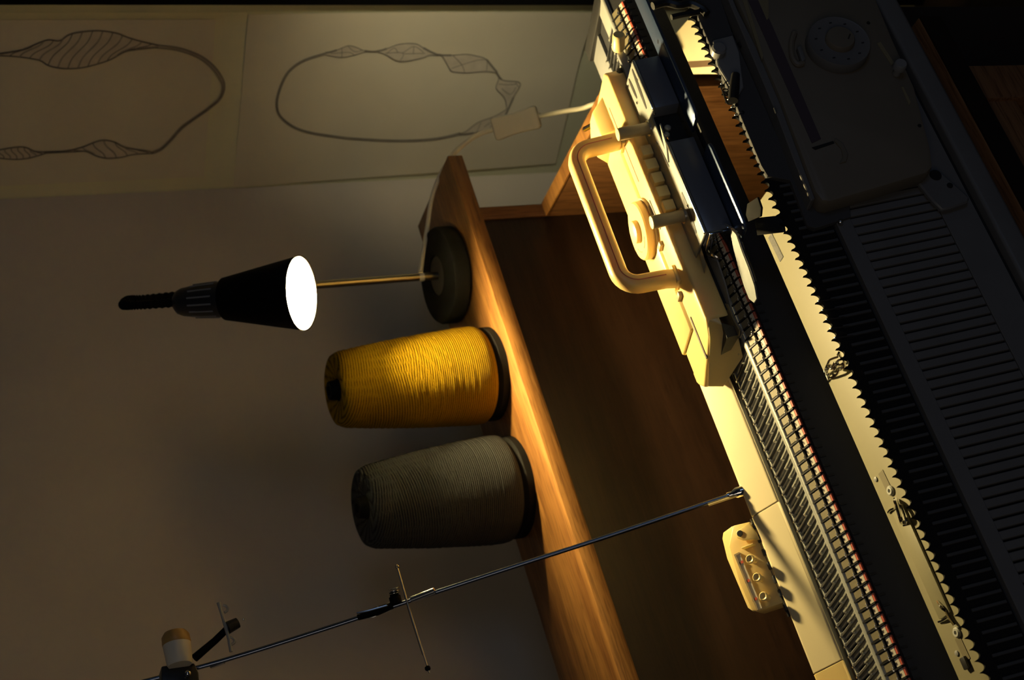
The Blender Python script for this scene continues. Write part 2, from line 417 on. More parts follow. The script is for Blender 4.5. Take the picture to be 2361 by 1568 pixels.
def fill(upper, lower, lf_, mb, mi=0, extra=.00015, n=14):
    extra += .0006
    def samp(P, t):
        d = [0]
        for a, b in zip(P, P[1:]): d.append(d[-1]+math.hypot(b[0]-a[0], b[1]-a[1]))
        x = t*d[-1]
        for i in range(len(P)-1):
            if x <= d[i+1]+1e-9:
                k = (x-d[i])/((d[i+1]-d[i]) or 1); return (P[i][0]*(1-k)+P[i+1][0]*k, P[i][1]*(1-k)+P[i+1][1]*k)
        return P[-1]
    vs_ = []
    for i in range(n+1):
        for P in (upper, lower):
            s_, z_ = onwr(*samp(P, i/n), .003); vs_.append(wr(s_, z_, lf_(s_, z_)+extra))
    mb.add(vs_, [(2*i, 2*i+1, 2*i+3, 2*i+2) for i in range(n)], mi)
    return samp
def Z2(l): return [(600+x/2.951, y/2.951) for x, y in l]
def Z1(l): return [(x/3.136, y/3.136) for x, y in l]
mb = MB(); md = MB()
loop2 = Z2([(440, 365), (300, 410), (210, 470), (160, 540), (122, 640), (112, 720), (135, 790), (220, 860), (330, 900), (480, 925), (600, 940), (750, 950), (900, 957), (1050, 955), (1200, 942), (1300, 922), (1360, 905)])
ribbon(loop2, .0042, lf, mb, 1, .0002)
for d in (-.4, .4):
    ribbon([(x+d*3, y+d*5) for x, y in loop2], .0009, lf, mb, 0)
beads = [([(440, 360), (520, 340), (595, 310), (650, 320), (710, 345), (790, 350)], [(440, 372), (550, 390), (640, 375), (710, 354), (790, 352)],
          [[(555, 325), (555, 388)], [(595, 310), (640, 350), (700, 340)], [(480, 365), (600, 355), (640, 375)]]),
         ([(790, 348), (860, 330), (945, 300), (1050, 295), (1110, 325), (1200, 370)], [(790, 352), (850, 370), (950, 420), (1100, 395), (1150, 375), (1210, 378)],
          [[(860, 365), (910, 325), (935, 355)], [(850, 360), (970, 360), (950, 415)], [(970, 360), (1045, 315), (1110, 355)], [(1045, 315), (1040, 365)], [(980, 365), (1120, 362)]]),
         ([(1200, 370), (1300, 375), (1400, 368), (1470, 380), (1540, 405), (1610, 490)], [(1200, 374), (1240, 385), (1285, 465), (1310, 488), (1410, 495), (1530, 485), (1605, 495)],
          [[(1310, 375), (1370, 440), (1390, 490)], [(1370, 440), (1480, 408), (1540, 405)], [(1370, 440), (1300, 465)], [(1545, 410), (1540, 480)]]),
         ([(1605, 490), (1640, 540), (1700, 550), (1750, 555), (1768, 580), (1720, 660), (1685, 740)], [(1605, 495), (1622, 530), (1605, 580), (1610, 610), (1660, 665), (1675, 740)],
          [[(1620, 570), (1680, 575), (1740, 570)], [(1640, 600), (1700, 640), (1740, 590)], [(1735, 560), (1755, 590)]]),
         ([(1685, 740), (1650, 810), (1560, 880), (1450, 902), (1350, 912)], [(1675, 740), (1590, 790), (1480, 830), (1400, 890), (1350, 908)],
          [[(1600, 800), (1560, 870)], [(1500, 830), (1470, 895)], [(1640, 780), (1520, 860)]])]
for U_, D_, I_ in beads:
    fill(Z2(U_), Z2(D_), lf, mb, 2, .0001); ribbon(Z2(U_), .0012, lf, mb, 0); ribbon(Z2(D_), .0012, lf, mb, 0)
    for l in I_: ribbon(Z2(l), .0008, lf, mb, 0)
    for (a, b) in (((U_[0]), (U_[1])), (U_[-2], U_[-1])):
        ribbon(Z2([a, ((a[0]+b[0])/2, (a[1]+b[1])/2+3), b]), .0035, lf, mb, 1, .0002)
M['paper_shade'] = mat('paper_shading', (.66, .58, .45), .8, noise=.08, nscale=50)
prt(low, 'pencil_drawing', mb, ['graphite', 'graphite_soft', 'paper_shade'], smooth=False)
mb = MB()
loop1 = Z1([(1130, 332), (1290, 352), (1430, 402), (1520, 465), (1585, 545), (1615, 625), (1585, 715), (1500, 785), (1395, 858), (1310, 920), (1235, 1005), (1165, 1072), (1105, 1098)])
pf = lambda s_, z_: uf(s_, z_) if z_ > upl[1] else lf(s_, z_)
ribbon(loop1, .0055, pf, mb, 1, .0006)
for d in (-1, 1): ribbon([(x+d*2.8, y-d*3.4) for x, y in loop1], .0011, pf, mb, 0, .0008)
twist = [([(-60, 388), (0, 382), (160, 355), (280, 305), (350, 283), (430, 290), (500, 245), (600, 225), (720, 218), (840, 235), (920, 265), (1010, 292), (1150, 325)],
          [(-60, 392), (0, 398), (120, 405), (280, 430), (350, 470), (450, 490), (570, 488), (680, 465), (800, 425), (900, 370), (1000, 352), (1140, 338)], 17, .15),
         ([(320, 1093), (480, 1085), (590, 1060), (720, 1012), (820, 1020), (900, 1060), (1050, 1085), (1110, 1097)], [(320, 1103), (540, 1092), (620, 1090), (700, 1125), (780, 1140), (880, 1132), (960, 1113), (1110, 1103)], 10, -.12),
         ([(-40, 1085), (90, 1062), (180, 1060), (250, 1090), (330, 1095)], [(-40, 1135), (100, 1148), (200, 1140), (260, 1125), (330, 1103)], 8, -.1)]
for U_, D_, n, sh in twist:
    samp = fill(Z1(U_), Z1(D_), pf, mb, 2, .0004, 20)
    ribbon(Z1(U_), .0022, pf, mb, 0, .0008); ribbon(Z1(D_), .0022, pf, mb, 0, .0008)
    for i in range(1, n):
        t = i/n; a = samp(Z1(U_), min(1, max(0, t+sh/2))); b = samp(Z1(D_), min(1, max(0, t-sh/2)))
        bow = 5 if sh > 0 else -3
        ribbon([a, ((a[0]*.7+b[0]*.3)+bow, (a[1]*.7+b[1]*.3)), ((a[0]*.3+b[0]*.7)-bow, (a[1]*.3+b[1]*.7)), b], .0013 if i % 2 else .0022, pf, mb, 0 if i % 2 else 1, .0008)
prt(upp, 'pencil_drawing', mb, ['graphite', 'graphite_soft', 'paper_shade'], smooth=False)

# ------------------------------------------------------------------ wooden cabinet
ZS = H-.7622; XS = 1.09
cab = thing('cabinet', 'wooden cabinet with orange brown top board carrying the lamp and two yarn cones', 'cabinet', (.55, 1.61, 0))
OFF[cab.name] = (-.55, -1.61, 0)
def cpart(n, m, mt, **k): return prt(cab, n, m, mt, **k)
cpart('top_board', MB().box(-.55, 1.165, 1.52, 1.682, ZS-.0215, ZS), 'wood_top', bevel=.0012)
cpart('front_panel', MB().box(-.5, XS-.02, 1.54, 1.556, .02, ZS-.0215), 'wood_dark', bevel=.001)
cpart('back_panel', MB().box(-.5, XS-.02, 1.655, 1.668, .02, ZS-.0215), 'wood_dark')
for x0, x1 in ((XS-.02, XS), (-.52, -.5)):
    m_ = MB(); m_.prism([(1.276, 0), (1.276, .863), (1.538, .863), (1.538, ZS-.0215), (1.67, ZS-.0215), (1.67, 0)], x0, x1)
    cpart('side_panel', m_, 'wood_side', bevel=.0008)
m_ = MB(); m_.box(XS-.021, XS+.0005, 1.276, 1.538, .863, .8655)
cpart('edge_strip', m_, 'wood_top')

# ------------------------------------------------------------------ table under the machine
ZT = .72
tab = thing('table', 'wooden work table standing under the knitting machine', 'table', (.35, 1.1, 0))
OFF[tab.name] = (-.35, -1.1, 0)
prt(tab, 'tabletop', MB().box(-.35, .868, .936, 1.262, ZT-.028, ZT), 'wood_table', bevel=.001)
prt(tab, 'front_edge_shade', MB().box(-.35, .868, .9335, .9358, ZT-.028, ZT-.001), 'edge_dark')  # thin dark strip standing in for shade on the front edge
for lx in (-.3, .78):
    for ly in (.96, 1.18): prt(tab, 'leg', MB().box(lx, lx+.045, ly, ly+.045, 0, ZT-.028), 'wood_table', bevel=.003)
prt(tab, 'apron', MB().box(-.26, .80, .965, .985, ZT-.10, ZT-.028), 'wood_table')

# ------------------------------------------------------------------ carton behind the machine's right end
ZC = .775
pts = [at(x, y, Z=ZC) for x, y in ((1560, 171), (1735, 171), (1700, 15), (1612, 15), (1548, 88))]
cc = sum(pts, Vector())/len(pts)
ctn = thing('carton', 'cream cardboard carton standing on the floor beside the cabinet side panel', 'box', (cc.x, cc.y, 0))
OFF[ctn.name] = (-cc.x, -cc.y, 0)
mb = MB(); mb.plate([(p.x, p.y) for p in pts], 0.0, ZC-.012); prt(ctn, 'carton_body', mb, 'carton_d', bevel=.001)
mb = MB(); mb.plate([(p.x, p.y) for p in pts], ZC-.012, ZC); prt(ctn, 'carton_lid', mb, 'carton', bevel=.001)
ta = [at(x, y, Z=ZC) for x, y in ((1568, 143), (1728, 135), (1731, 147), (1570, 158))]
mb = MB(); mb.plate([(p.x, p.y) for p in ta], ZC+.0002, ZC+.0008); prt(ctn, 'shadow_stripe', mb, 'stripe_shade')  # dark strip painting a thin shadow across the carton top

# ------------------------------------------------------------------ cream case lid lying under the beds
ZL = H-.955
xe = at(1765, 441, Z=ZL).x
lid = thing('case_lid', 'cream metal case lid lying on the table between the two needle beds', 'lid', (.4, 1.17, ZT))
OFF[lid.name] = (-.4, -1.17, -ZT)
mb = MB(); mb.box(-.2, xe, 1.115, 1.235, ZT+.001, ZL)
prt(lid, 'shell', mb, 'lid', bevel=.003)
def zl(x, y, h=0.0): p = at(x, y, Z=ZL+h); return p
# raised step between the two holders
a = zl(2062, 1182); b = zl(2166, 1432)
prt(lid, 'raised_rib', MB().box(b.x, a.x, 1.1805, 1.2, ZL, ZL+.003), 'lid', bevel=.0008)
def groove(p, q, w, name='recess', mt='tan'):
    p = zl(*p); q = zl(*q); d = (q-p); n = Vector((-d.y, d.x, 0)).normalized()*w/2
    m_ = MB(); m_.loft([p+n, q+n, q-n, p-n], [v+Vector((0, 0, .0006)) for v in (p+n, q+n, q-n, p-n)])
    return prt(lid, name, m_, mt, smooth=False)
M['cream_d'] = mat('cream_recess_shade', (.13, .115, .07), .5)  # darker lid cream, shade of the recesses put into the colour
M['patch'] = mat('grey_adhesive_patch', (.06, .06, .06), .7, noise=.4, nscale=600)
groove((2031, 1088), (2050, 1128), .009, 'recess', 'cream_d'); groove((2085, 1210), (2170, 1385), .006, 'recess', 'cream_d')
groove((2208, 1470), (2232, 1522), .009, 'recess', 'cream_d'); groove((1776, 543), (1803, 598), .009, 'felt_patch', 'patch')
for (x, y) in ((2055, 1131), (2208, 1458)):
    p = zl(x, y); m_ = MB(); m_.lathe([(.0052, 0), (.0052, .0018), (.004, .003), (.002, .003), (.0018, .001)], 16, Matrix.Translation(p)); prt(lid, 'eyelet', m_, 'grey_l')
for (x, y) in ((2020, 1105), (2207, 1506)):
    p = zl(x, y); m_ = MB(); m_.lathe([(.0028, 0), (.0026, .0012), (.001, .0018)], 12, Matrix.Translation(p)); prt(lid, 'rivet', m_, 'grey_m')
def rod(pts, r, name, mt='chrome'):
    return prt(lid, name, MB().tube(smoothpath([zl(*p) for p in pts], 4), r, 8), mt)
rod([(2063, 1152, .003), (2066, 1160, .008), (2075, 1190, .010), (2080, 1206, .004)], .0022, 'wire_catch')
rod([(2069, 1152, .002), (2082, 1180, .006), (2090, 1205, .003), (2084, 1212, .002)], .0014, 'wire_catch')
rod([(2162, 1386, .003), (2170, 1400, .006), (2180, 1408, .004)], .0014, 'wire_catch')
rod([(2164, 1388, .002), (2178, 1405, .003), (2190, 1425, .003), (2202, 1442, .003)], .0018, 'wire_catch')
rod([(2092, 1212, .002), (2120, 1280, .002), (2162, 1370, .002), (2176, 1396, .002)], .0009, 'draw_wire', 'steel')
rod([(2048, 1182, .001), (2053, 1176, .002), (2062, 1172, .003)], .0012, 'hook')
rod([(2164, 1434, .001), (2175, 1430, .002), (2184, 1424, .003)], .0012, 'hook')
m_ = MB(); p = zl(2229, 1528); m_.box(-.006, .006, -.004, .004, 0, .004, X=Matrix.Translation(p)); prt(lid, 'rubber_stop', m_, 'black', bevel=.001)

# spring clip / sparkling yarn clip lying on the lid
p0 = at(1923, 845, Z=ZL+.018)
clip = thing('wire_clip', 'crumpled chrome wire clip standing up in front of the cream lid', 'clip', at(1912, 862, Z=ZL))
OFF[clip.name] = tuple(-clip.location)
rnd = random.Random(3)
def clipt(pts, r, nm, mt='chrome'): prt(clip, nm, MB().tube(smoothpath([at(x, y, Z=ZL+h) for x, y, h in pts], 5), r, 7), mt)
clipt([(1903, 868, .001), (1904, 850, .008), (1912, 832, .014), (1922, 826, .018), (1932, 822, .022), (1934, 813, .026), (1938, 822, .022), (1946, 834, .018), (1946, 848, .014), (1936, 850, .010), (1930, 862, .006), (1914, 872, .002), (1903, 868, .001)], .0013, 'wire_loop')
clipt([(1908, 838, .012), (1918, 850, .010), (1926, 836, .016), (1936, 842, .014), (1944, 838, .018)], .0016, 'wire_coil')
clipt([(1906, 855, .006), (1916, 842, .012), (1924, 852, .010), (1932, 832, .016), (1942, 828, .020)], .0014, 'wire_coil')
for (x, y, h) in ((1906, 851, .008), (1918, 846, .012), (1928, 841, .014), (1910, 863, .004), (1934, 818, .02), (1938, 846, .012)):
    prt(clip, 'bead', MB().ball(at(x, y, Z=ZL+h), .0022, 10), 'chrome')
prt(clip, 'foot', MB().box(-.006, .006, -.004, .004, 0, .003, X=Matrix.Translation(at(1906, 868, Z=ZL))), 'grey_l', bevel=.0008)

# ------------------------------------------------------------------ knitting machine main bed
Ob = (.55, 1.0686, H-.7885)
kn = thing('knitting_machine', 'cream knitting machine with long metal needle bed tilted back', 'knitting machine', Ob, (-TH, 0, 0))
OFF[kn.name] = (-.55, 0, 0)
def kp(n, m, mt, **k): return prt(kn, n, m, mt, **k)
XE = 1.06; X0 = .05
kp('bed_plate', MB().prism([(.103, -.006), (.0715, -.004), (.0425, 0), (.032, -.0012), (.0195, -.0090), (.0125, -.0125), (.0125, -.044), (.13, -.044), (.13, -.006)], X0, XE), 'dark', ang=20)
# cream back rail cover in three lengths
rp = [(.150, .0228), (.1515, .021), (.1515, -.02), (.122, -.02), (.1215, .0005), (.1238, .0022), (.147, .0222)]
for a, b in ((X0, .305), (.305, .470), (.470, .945)):
    kp('back_rail', MB().prism(rp, a+.0004, b-.0004), 'cream_m' if a > .1 else 'cream', bevel=.0006, bseg=1)
x_end = L(1878, 1540, t=.15).x
kp('chrome_rail', MB().prism([(.1212, -.003), (.1212, .0006), (.1185, .0006), (.1185, -.003)], X0, .93), 'steel')
kp('black_channel', MB().prism([(.1185, -.006), (.1185, -.0035), (.104, -.0035), (.104, -.006)], X0, .945), 'black')
kp('white_guide', MB().prism([(.104, -.004), (.104, .0002), (.1012, .0002), (.1012, -.004)], X0, .945), 'grey_l', bevel=.0003, bseg=1)
kp('rear_cover', MB().prism([(.15, -.002), (.15, -.03), (.105, -.03), (.105, -.002)], .946, XE), 'grey_m', bevel=.001)
kp('slotted_plate', MB().prism([(.0712, -.0045), (.0712, -.0012), (.0425, .0004), (.0425, -.003)], X0, XE), 'grey_l')
kp('needle_retainer', MB().prism([(.0425, -.002), (.0425, .0016), (.039, .0032), (.035, .0032), (.032, .0015), (.032, -.003)], X0, XE), 'grey_l', bevel=.0005, bseg=1)
kp('front_skirt', MB().prism([(.0124, -.0125), (.0124, -.05), (.0108, -.05), (.0108, -.0125)], X0, XE), 'dark')
kp('end_cap', MB().prism([(.152, .003), (.152, -.045), (.012, -.045), (.012, -.012), (.06, .0)], XE, XE+.02), 'black', bevel=.002)
PITCH = .00981; NN = int((1.035-.075)/PITCH)
def rep(name, me, xs, parent, y=0, z=0, off=None, label=None):
    base = OFF[parent.name]; first = None
    for x in xs:
        o = bpy.data.objects.new(name, me) if first is None else first.copy()
        if first is None: first = o
        COL.objects.link(o); o.parent = parent; o.location = (base[0]+x, base[1]+y, base[2]+z)
xs = [.075+i*PITCH for i in range(NN)]
xs_s = [x for x in xs if x < .94]
# needle tail blocks between chrome rail and plate
m_ = MB(); m_.box(-.0034, .0034, .0745, .0985, -.0045, -.0008); m_.box(-.0034, .0034, .098, .1010, -.004, .0012)
rep('tail_block', m_.mesh('tail_block', 'grey_m', bevel=.0007, bseg=1), xs_s, kn)
# needles : thin bar running across the plate, with a butt
m_ = MB(); m_.box(-.0009, .0009, .040, .0985, -.001, .0016, mi=0); m_.box(-.0008, .0008, .058, .0605, .0012, .0042, mi=1)
m_.box(-.0008, .0008, .0990, .1016, -.001, .0022, mi=1)
rep('needle', m_.mesh('needle', ['dark', 'steel']), xs, kn, 0, 0)
# channel walls between the needles on the plate
m_ = MB(); m_.box(-.0011, .0011, .0435, .0705, -.0008, .0010)
rep('channel_wall', m_.mesh('channel_wall', 'steel_b', bevel=.0003, bseg=1), [x+PITCH*.45 for x in xs], kn)
# sinkers (bronze squares) on the falling front
def slope(m0, t0, h0, t1, h1, x0, x1, th, mi=0):
    d = Vector((t1-t0, h1-h0)).normalized(); n = Vector((d.y, -d.x)) if d.x < 0 and False else Vector((-d.y, d.x))
    if n.y < 0: n = -n
    P = [(t0, h0), (t1, h1), (t1+n.x*th, h1+n.y*th), (t0+n.x*th, h0+n.y*th)]
    m0.prism(P, x0, x1, mi)
m_ = MB(); slope(m_, .0312, -.0008, .0220, -.0056, -.0038, .0038, .0018)
rep('sinker', m_.mesh('sinker', 'brown_m', bevel=.0006, bseg=1), [x+PITCH*.5 for x in xs], kn)
m_ = MB(); slope(m_, .0335, .0006, .0140, -.0098, -.0007, .0007, .0022)
rep('sinker_blade', m_.mesh('sinker_blade', 'black'), xs, kn)
m_ = MB(); m_.ball((0, .0212, -.0030), .0014, 8); m_.ball((.0026, .0218, -.0034), .0010, 8)
rep('needle_hook', m_.mesh('needle_hook', 'steel'), xs, kn)
m_ = MB(); slope(m_, .0196, -.0078, .0150, -.0101, -.0037, .0037, .0022, 0); slope(m_, .0150, -.0101, .0130, -.0111, -.0037, .0037, .0021, 1)
slope(m_, .0184, -.0061, .0168, -.0069, -.0016, .0006, .0003, 2)
rep('number_tab', m_.mesh('number_tab', ['white', 'red', 'ink'], bevel=.0004, bseg=1), [x+PITCH*.5 for x in xs], kn)
m_ = MB(); m_.box(-.0011, .0011, .0100, .0120, -.019, -.0132)
rep('dust_brush_tooth', m_.mesh('dust_brush_tooth', 'black'), [x+PITCH*.5 for x in xs], kn)
# rail clamps and little fittings on the back rail
def kt(pts, r, nm, mt='chrome', n=4): return kp(nm, MB().tube(smoothpath(pts, n), r, 8), mt)
q = L(1612, 848, h=.022); kt([q+Vector((-.006, .004, .001)), q+Vector((.0, -.003, .006)), q+Vector((.012, -.006, .004)), q+Vector((.014, .003, 0)), q+Vector((.002, .006, .002)), q+Vector((-.006, .004, .001))], .0014, 'ring_clip')
kp('clip_block', MB().box(q.x-.008, q.x+.004, .128, .152, .018, .024), 'cream', bevel=.001)
kp('stop_lug', MB().box(L(1641, 868, h=.004).x-.006, L(1641, 868, h=.004).x+.006, .119, .130, .004, .010), 'tan', bevel=.001)
q = L(1392, 285, h=.026)
kp('lever_block', MB().box(q.x-.004, q.x+.010, q.y-.004, q.y+.012, .018, .032), 'chrome', bevel=.0015)
kt([q+Vector((0, .006, .006)), L(1375, 285, h=.036), L(1348, 298, h=.045)], [.0034]*9 if False else .0028, 'clamp_lever')
q2 = L(1382, 275, h=.034); kt([q2, q2+Vector((.002, -.012, .000))], .0035, 'screw')
q = L(1432, 408, h=.023); kt([q, q+Vector((0, 0, .008))], .0018, 'rail_pin', 'cream_btn')
q = L(1548, 718, h=.023); kp('rail_stud', MB().box(q.x-.008, q.x+.008, q.y-.002, q.y+.004, .018, .026), 'cream', bevel=.001)

# ------------------------------------------------------------------ carriage (own thing, slides on the bed)
car = thing('carriage', 'cream knitting carriage with big bail handle and dark front boxes on the rail', 'carriage', Vector(Ob)+Vector((.23, 0, 0)), (-TH, 0, 0))
OFF[car.name] = (-.78, 0, 0)
def cp(n, m, mt, **k): return prt(car, n, m, mt, **k)
tF, tB, hC, hP = .036, .130, .030, .0162
xr = L(1397, 128, h=hC).x; xl = L(1626, 760, h=hC).x
xl2 = L(1673, 860, h=.004).x
# cover: top plan with chamfered left end, rounded front ridge
plan = [(xr-.012, tF), (xr, tF+.010), (xr+.004, tB-.02), (xr-.006, tB), (xl-.018, tB+.004), (xl-.030, tB-.012), (xl-.010, tF+.012), (xl+.004, tF)]
mb = MB(); mb.plate(plan, .006, hC)
cover = cp('cover', mb, 'cream', bevel=.0028, bseg=3)
# sloped left end skirt
A_ = [Vector((xl+.004, tF+.001, hC-.001)), Vector((xl-.010, tF+.013, hC-.001)), Vector((xl-.030, tB-.012, .026)), Vector((xl-.034, tB-.012, .010)), Vector((xl-.036, tF+.02, .002)), Vector((xl-.012, tF+.001, .004))]
mb = MB(); mb.loft(A_, [v+Vector((.02, 0, -.002)) for v in A_]); cp('end_skirt', mb, 'cream', bevel=.001, bseg=1)
# raised rear hump at right end (faceted)
h0 = [(xr-.006, .075), (xr-.002, .110), (xr-.012, .142), (xr-.055, .142), (xr-.055, .075)]
h1 = [(xr-.018, .088), (xr-.016, .106), (xr-.026, .128), (xr-.050, .128), (xr-.050, .088)]
mb = MB(); mb.loft([(x, y, hC-.002) for x, y in h0], [(x, y, hC+.014) for x, y in h1]); cp('rear_hump', mb, 'cream', bevel=.0015, bseg=2)
h0 = [(xr-.056, .080), (xr-.056, .140), (xl+.02, .140), (xl+.02, .080)]
mb = MB(); mb.loft([(x, y, hC-.002) for x, y in h0], [(x, y+dy, hC+.003) for (x, y), dy in zip(h0, (.004, -.004, -.004, .004))]); cp('rear_step', mb, 'cream', bevel=.001, bseg=1)
# recess lines on top
for (a, b) in (((xl-.004, .088), (xl-.024, .093)),): cp('cover_slot', MB().box(xl-.018, xl+.03, .074, .0775, hC-.001, hC+.0008), 'ink')
cp('cover_slot', MB().box(xl+.13, xl+.165, .058, .0625, hC-.001, hC+.0006), 'ink')
cp('cover_slot', MB().box(xr-.13, xr-.03, .068, .0695, hC-.001, hC+.0005), 'inkred')
# bail handle
tH = .071
xa = L(1455, 322, t=tH).x; xb = L(1562, 635, t=tH).x
top_h = L(1322, 380, t=tH).z-.004
xa_t = L(1335, 350, t=tH).x; xb_t = L(1420, 640, t=tH).x
pa = [(xa+.002, hC-.004)]; rr = .019
w_ = []
for (x, h) in ((xa+.002, hC-.004), (xa+.001, hC+.012)): w_.append((x, h))
w_ += [(xa-rr+rr*math.cos(t), top_h-rr+rr*math.sin(t)) for t in [PI/2*i/7 for i in range(8)]]
w_ += [((xb+rr)+rr*math.cos(t)*-1, top_h-rr+rr*math.sin(t)) for t in [PI/2-PI/2*i/7 for i in range(8)]]
w_ += [(xb-.001, hC+.012), (xb-.004, hC-.004)]
sec = [(.0075, -.006), (.0085, -.004), (.0085, .004), (.0075, .006), (.004, .0082), (-.004, .0082), (-.0075, .006), (-.0085, .004), (-.0085, -.004), (-.0075, -.006), (-.004, -.0082), (.004, -.0082)]
sec = [(a*1.08, b*1.08) for a, b in sec]
hnd = cp('handle', MB().tube([(x, tH, h) for x, h in w_], 1.0, sect=sec, ref=(0, 1, 0)), 'cream', ang=60)
w2 = [(x, tH-.0088, h) for x, h in w_[1:-1]]
mb = MB(); mb.tube([(x, tH-.0092, h) for x, h in w_[1:-1]], .0006, 6); prt(hnd, 'seam', mb, 'inkred')
for x in (xa+.001, xb-.002):
    prt(hnd, 'foot', MB().box(x-.010, x+.010, tH-.010, tH+.010, hC-.001, hC+.004), 'cream', bevel=.0015)
# dial on the rear
qd = L(1478, 497, h=.042)
dc = Vector((qd.x, .098, hC))
X_ = Matrix.Translation(dc)
dl = cp('dial', MB().lathe([(.0305, 0), (.0315, .002), (.0315, .010), (.030, .0118), (.001, .0118)], 40, X_), 'cream', bevel=0)
prt(dl, 'hub', MB().lathe([(.0125, .0115), (.012, .0165), (.010, .0175), (.0005, .0175)], 28, X_), 'cream_btn')
mk = MB()
for a0, a1 in ((2.0, 2.7), (3.2, 3.9)):
    mk.tube([(dc.x+.022*math.cos(a0+(a1-a0)*i/8), dc.y+.022*math.sin(a0+(a1-a0)*i/8), dc.z+.0118) for i in range(9)], .0005, 5)
prt(dl, 'marking', mk, 'inkred')
prt(dl, 'rim', MB().lathe([(.034, 0), (.034, .003), (.031, .003)], 40, X_, cap=False), 'tan')
# push keys
nk = 5
xk0 = L(1490, 342, t=.026).x; xk1 = L(1545, 468, t=.026).x
for i in range(nk):
    x = xk0+(xk1-xk0)*i/(nk-1)
    w = .0062
    m_ = MB(); m_.box(x-w, x+w, .0285, tF+.002, hP+.001, hC-.0012+(.0012 if i % 2 else 0))
    cp('push_key', m_, 'cream_btn', bevel=.0005, bseg=1)
# two stand-up knobs
for (xx, yy) in ((1497, 290), (1577, 492)):
    q = L(xx, yy, h=hP); m_ = MB()
    m_.lathe([(.0058, 0), (.0066, .002), (.0062, .014), (.0068, .024), (.0068, .031), (.0058, .033), (.001, .033)], 22, Matrix.Translation((q.x, q.y+.004, hP)))
    ts_ = cp('thumb_screw', m_, 'tan')
    prt(ts_, 'cap', MB().lathe([(.0068, 0), (.0066, .0012), (.001, .0016)], 22, Matrix.Translation((q.x, q.y+.004, hP+.033))), 'cream_btn')
    prt(ts_, 'washer', MB().lathe([(.0085, 0), (.0085, .001), (.001, .001)], 22, Matrix.Translation((q.x, q.y+.004, hP))), 'steel')
# little cream tabs on the cover front
for (xx, yy) in ((1528, 562), (1572, 678)):
    q = L(xx, yy, h=hC); cp('indicator_tab', MB().box(q.x-.003, q.x+.003, q.y-.002, q.y+.010, hC-.001, hC+.004), 'tan', bevel=.0008)
# black block standing in for the shadow gap under the cover
cp('shadow_gap', MB().prism([(tF+.001, -.0), (tF+.001, .0165), (.095, .0165), (.095, .002)], xl-.02, xr-.004), 'black')
# sinker plate arm: bright top plates and dark boxes
tS = -.0155
x_r = L(1462, 92, h=hP).x; x_g0 = L(1515, 248, t=tS).x; x_g1 = L(1548, 325, t=tS).x; x_l = L(1627, 537, t=tS).x
pl = [(x_r, tF), (x_r-.004, tS+.004), (x_r-.008, tS), (x_g0, tS), (x_g0-.002, tS+.014), (x_g1+.002, tS+.014), (x_g1, tS), (x_l, tS), (x_l+.004, tF)]
mb = MB(); mb.plate(pl, hP-.0022, hP); cp('arm_top_plate', mb, 'steel_b', bevel=.0006, bseg=1)
for a, b in ((x_g0, x_r-.006), (x_l, x_g1)):
    mb = MB(); mb.box(a, b, tS, tS+.026, -.0125, hP-.0024)
    ab_ = cp('arm_box', mb, 'navy', bevel=.0012)
    prt(ab_, 'edge_trim', MB().box(a, b, tS-.0008, tS+.0022, hP-.001, hP+.0012), 'steel', bevel=.0007)
cp('arm_web', MB().box(x_g0, x_g1, tS+.016, tS+.024, -.0125, hP-.0024), 'black')
# front flange, rounded ends
def flange(xa, xb, t0, t1, h, name):
    pl_ = [(xa, t0), (xa, t1+.006), (xa+.004, t1+.001), (xa+.010, t1), (xb-.010, t1), (xb-.003, t1+.002), (xb, t1+.008), (xb, t0)]
    mb = MB(); mb.plate(pl_, h-.004, h); return cp(name, mb, 'navy_f', bevel=.0016)
f_l = L(1719, 520, h=-.0131).x; f_g = L(1634, 314, h=-.0131).x; f_m = L(1606, 262, h=-.0131).x; f_r = L(1480, 0, h=-.0131).x+.03
flange(f_l, f_g, tS+.004, -.043, -.0128, 'front_flange')
flange(f_m, f_r, tS+.004, -.040, -.0128, 'front_flange')
cp('flange_bridge', MB().box(f_l+.02, f_r-.06, tS, -.0405+.012, -.020, -.0165), 'black')
# holes in the plates read as dark cam slots, small screws
def slot(p, q, w, nm='cam_slot', mt='black', h=hP):
    a = L(*p, h=h); b = L(*q, h=h); d = (b-a); n = Vector((-d.y, d.x, 0)).normalized()
    pts = []
    for i in range(13):
        t = i/12; ww = w*math.sin(PI*min(1, max(0, .06+t*.88)))**.6
        pts.append((a+d*t, ww))
    lp = [(c.x+n.x*ww, c.y+n.y*ww) for c, ww in pts] + [(c.x-n.x*ww, c.y-n.y*ww) for c, ww in pts[::-1]]
    mb = MB(); mb.plate(lp, h-.0005, h+.0004); cp(nm, mb, mt, smooth=False)
slot((1458, 160), (1491, 250), .0035); slot((1450, 182), (1469, 226), .003)
slot((1572, 444), (1606, 537), .0042); slot((1516, 330), (1543, 384), .0016)
for (x, y) in ((1450, 140), (1471, 185), (1450, 199), (1470, 237), (1510, 261), (1515, 327), (1587, 474), (1574, 507), (1519, 333), (1531, 305), (1542, 318)):
    q = L(x, y, h=hP); cp('screw', MB().lathe([(.0017, -.0005), (.0017, .0008), (.001, .0013), (.0002, .0013)], 10, Matrix.Translation(q)), 'chrome')
